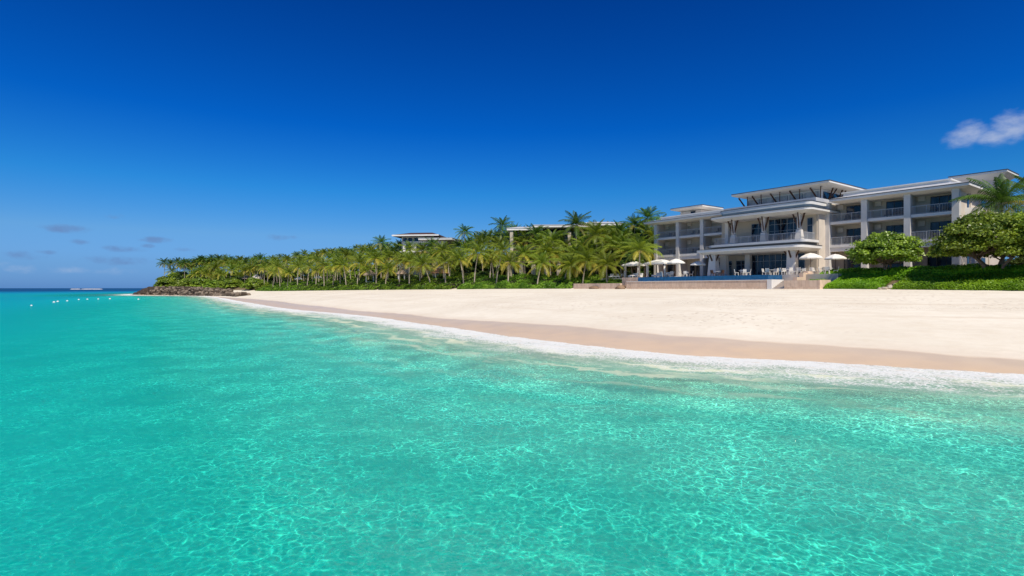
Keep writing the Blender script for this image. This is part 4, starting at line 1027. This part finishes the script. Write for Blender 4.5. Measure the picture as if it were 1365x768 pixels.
while s < tot:
    f = s/tot; hmax = np.interp(s, [0, 34, 62, tot*.55, tot*.8, tot], [.15, .8, 3.2, 4.1, 4.2, 3.4]); b0 = np.interp(s, [0, 25, 52], [1.8, 1.2, 0.])
    wband = np.interp(s, [0, 40, 70], [3, 6, 9.5])
    for v in np.arange(-.5, wband, 1.15):
        x, y = gpt(s+gr.uniform(-.5, .5), v+gr.uniform(-.4, .4)); z = b0+(hmax)*min(1, max(.02, (v+.5)/(wband*.72)))**.8-.3+gr.uniform(-.25, .25)
        if s < 52: z = max(z*.6+.2, tz(x, y)+.1)
        sz = gr.uniform(.55, 1.05)
        if cnt < 300 and (gr.random() < .42):
            o = link('boulder', RG[gr.randrange(6)], None, (x, y, z)); o.scale = (sz*1.15, sz*1.1, sz*1.05); o.rotation_euler = (gr.uniform(-.6, .6), gr.uniform(-.6, .6), gr.uniform(0, 6)); cnt += 1
            tag(o, 'weathered brown boulder piled on the rock groyne at the headland', 'boulder', 'boulders of the groyne')
        else:
            R = np.array(Matrix.Rotation(gr.uniform(0, 6), 3, Vector((gr.uniform(-.4, .4), gr.uniform(-.4, .4), 1)).normalized()))
            rest_V.append((base*sz*1.0)@R.T+np.array((x, y, z-.45))); rest_F.append(bf+nb); nb += len(base)
    s += 1.15
o = link('rubble', mesh_np('rubble', np.concatenate(rest_V), np.concatenate(rest_F), M['rock']))
tag(o, 'brown rubble filling the groyne between its boulders', 'rubble', kind='stuff')

# ---------------------------------------------------------------- buildings in and behind the grove
def block(name, x, y, rz, label, cat, w, d, z0, z1, roofs, storeys, wallm='cream', cols_n=0, win_n=4, win_w=1.6, win_h=1.7):
    r = empty(name, (x, y, z0), rz, label, cat); h = z1-z0
    MB().box(-w/2, w/2, 0, d, -1, h).build('wall', M[wallm], r)
    for (x0, x1, y0, y1, zz, th, sl_) in roofs:
        a = MB(); a.prism([(x0, y0), (x1, y0), (x1, y1), (x0, y1)], zz-z0, zz-z0+th); a.build('roof', M['slab'], r)
        a = MB(); a.prism([(x0-.08, y0-.08), (x1+.08, y0-.08), (x1+.08, y1+.08), (x0-.08, y1+.08)], zz-z0+th+.002, zz-z0+th+.12)
        if sl_:
            i_ = min(3, (x1-x0)*.3); a.prism([(x0, y0), (x1, y0), (x1, y1), (x0, y1)], zz-z0+th+.122, zz-z0+th+.12+sl_, [(x0+i_, y0+i_), (x1-i_, y0+i_), (x1-i_, y1-i_), (x0+i_, y1-i_)])
        a.build('roof_deck', M['roof'], r)
    for k, zs in enumerate(storeys):
        if k: MB().box(-w/2-.3, w/2+.3, -1.8, -.003, zs-z0-.3, zs-z0).build('floor_slab', M['slab'], r)
        for i in range(win_n):
            xc = -w/2+w*(i+.5)/win_n; f = MB(); f.box(xc-win_w/2-.08, xc+win_w/2+.08, -.06, -.004, zs-z0+.2, zs-z0+.36+win_h); fo = f.build('window', M['frame'], r)
            MB().box(xc-win_w/2, xc-.03, -.09, -.063, zs-z0+.28, zs-z0+.28+win_h).build('pane', M['glass'], fo)
            MB().box(xc+.03, xc+win_w/2, -.09, -.063, zs-z0+.28, zs-z0+.28+win_h).build('pane', M['glass'], fo)
    for i in range(cols_n):
        xc = -w/2+w*i/(cols_n-1); MB().box(xc-.38, xc+.38, -2.2, -1.81, 0, h-.01).build('column', M['beige'], r)
    return r
b = block('hotel_wing', 13.5, 128, -.06, 'pale hotel wing with gently stepped roofs showing above the palms', 'building', 27, 14, 5.2, 16.8,
          [(-14.6, -6.2, -2.5, 12, 17.0, .45, .5), (-8.3, 5.2, -3.0, 13, 17.6, .5, .35), (2.0, 12.4, -2.6, 12, 18.0, .45, .6)], [5.3, 9.6, 13.1], cols_n=7, win_n=6, win_w=2.6, win_h=2.0)
b = block('villa', -25.6, 158, -.12, 'white villa with overhanging flat roofs above the middle of the grove', 'building', 13, 12, 5.2, 17.2,
          [(-1.2, 8.8, -2.2, 11, 17.4, .45, .3)], [5.3, 9.6, 14.2], wallm='white', win_n=4, win_w=1.6, win_h=1.6)
MB().box(-7.2, 2.5, 1.0, 10, 17.2-5.2-2.5, 18.6-5.2).build('upper_wall', M['cream'], b)
for xc in (-6.2, -4.6, -2.8, -1.0, .8):
    MB().box(xc-.55, xc+.55, .93, .996, 17.0-5.2-.8, 18.3-5.2).build('pane', M['glass'], b)
a = MB(); a.prism([(-9.2, -1.6), (4.6, -1.6), (4.6, 11), (-9.2, 11)], 18.62-5.2, 19.0-5.2); a.prism([(-9.1, -1.5), (4.5, -1.5), (4.5, 10.9), (-9.1, 10.9)], 19.003-5.2, 20.0-5.2, [(-5, 3), (1.5, 3), (1.5, 7), (-5, 7)]); a.build('upper_roof', M['wood'], b)
a = MB(); a.box(-9.3, 4.7, -1.7, -1.603, 18.6-5.2, 19.02-5.2); a.build('fascia', M['slab'], b)
b = block('low_building', -134, 296, .2, 'far low building with a pale flat roof behind the headland palms', 'building', 22, 10, 5.2, 15.6, [(-12, 12, -1.5, 11, 15.8, .5, .3)], [5.3, 9.6, 12.6], win_n=7)
# arcade of the wing on the beach side: low pavilion with thick columns
pav = empty('beach_pavilion', (7.6, 119, 5.1), -.35, 'open beige pavilion with thick columns in the shade of the beach palms', 'pavilion')
MB().box(-9, 9, 3.6, 9, -1, 4.0).build('wall', M['wood'], pav)
MB().box(-9.6, 9.6, -.6, 9.3, 4.003, 4.4).build('roof', M['thatch'], pav)
for i in range(7):
    MB().frustum(-8.7+i*2.9, 0, -.3, 3.999, .5, .45, .42, .4).build('column', M['beige'], pav)
def hut(px, back, R, h, label, roof='thatch', col='white', n=12):
    x, y = ray_v(px, back); z = tz(x, y); r = empty('beach_hut', (x, y, z), .3, label, 'hut')
    c = MB(); c.tube([(0, 0, h*.62), (0, 0, h*.72), (0, 0, h*.9), (0, 0, h)], [R, R*.86, R*.35, .05], n); c.build('roof', M[roof], r)
    for i in range(4): a = math.pi/4+i*math.pi/2; MB().tube([(R*.72*math.cos(a), R*.72*math.sin(a), 0), (R*.72*math.cos(a), R*.72*math.sin(a), h*.63)], .14, 8).build('post', M[col], r)
    MB().box(-R*.45, R*.45, -R*.45, R*.45, 0, h*.25).build('counter', M['cream'], r)
hut(493, 5, 2.1, 4.8, 'thatched beach hut with pale posts in the middle of the grove')
hut(535, 6, 1.6, 4.3, 'small thatched hut right of the pale posted hut')
hut(329, 14, 3.6, 5.2, 'brown thatched hut left of the dark crowned far palm')
hut(342, 12, 2.6, 5.6, 'pale roofed hut beside the far palm at the end of the beach', 'cream')
hut(586, 7, 2.4, 3.6, 'low hut with terracotta canvas roof below the white villa', 'orange')
for px, lb in ((398, 'white parasol in the far shade of the grove, the farther one'), (424, 'white parasol in the far shade of the grove, the nearer one')):
    x, y = ray_v(px, 6); o = copy_tree(um); o.location = (x, y, tz(x, y)); o.scale = (1.1, 1.1, 1.25); tag(o, lb, 'parasol'); o['group'] = 'parasols under the grove'

# ---------------------------------------------------------------- floats and surf
def make_buoy():
    r = empty('buoy', (0, 0, 0)); mb = MB()
    mb.tube([(0, 0, -.22), (0, 0, -.12), (0, 0, .02), (0, 0, .16), (0, 0, .24)], [.08, .24, .30, .22, .08], 12).build('float', M['whitep'], r, True)
    MB().tube([(0, 0, .24), (0, 0, .36)], .045, 8).build('cap', M['frame'], r); return r
bu = make_buoy()
for k, (px, py, s, lb) in enumerate(((42, 407, .9, 'white float nearest the camera, apart from the others'), (72, 402.5, 1.3, 'left float of the close pair of white floats'), (77, 401.6, 1.3, 'right float of the close pair of white floats'), (89.6, 400.8, 1.2, 'white float just right of the close pair'), (105, 399, 1.2, 'fifth white float of the line counted from the left'), (116.5, 398.6, 1.2, 'sixth white float of the line counted from the left'), (131, 398.3, 1.2, 'seventh white float of the line counted from the left'), (146.5, 398, 1.4, 'eighth white float of the line, last before the wide gap'), (184.6, 398.6, 1.3, 'white float closest to the rock groyne'))):
    Y = CAMZ*F/(py-HY); o = bu if k == 0 else copy_tree(bu); o.location = ((px-682.5)/F*Y, Y, .02); o.scale = (s*.72, s*.72, s*.72); tag(o, lb, 'buoy', 'white floats on the water')
surf = MB(); g = random.Random(4)
for a0, a1 in ((97, 104), (111, 126), (126, 133)):
    x = a0
    while x < a1:
        Y = 1500+g.uniform(-20, 20); X = (x-682.5)/F*Y; l = g.uniform(4, 9); surf.frustum(X, Y, .0, g.uniform(.3, 1.3), l, 3, l*.6, 1); x += g.uniform(.3, .8)
o = surf.build('surf', M['whitep']); tag(o, kind='structure')
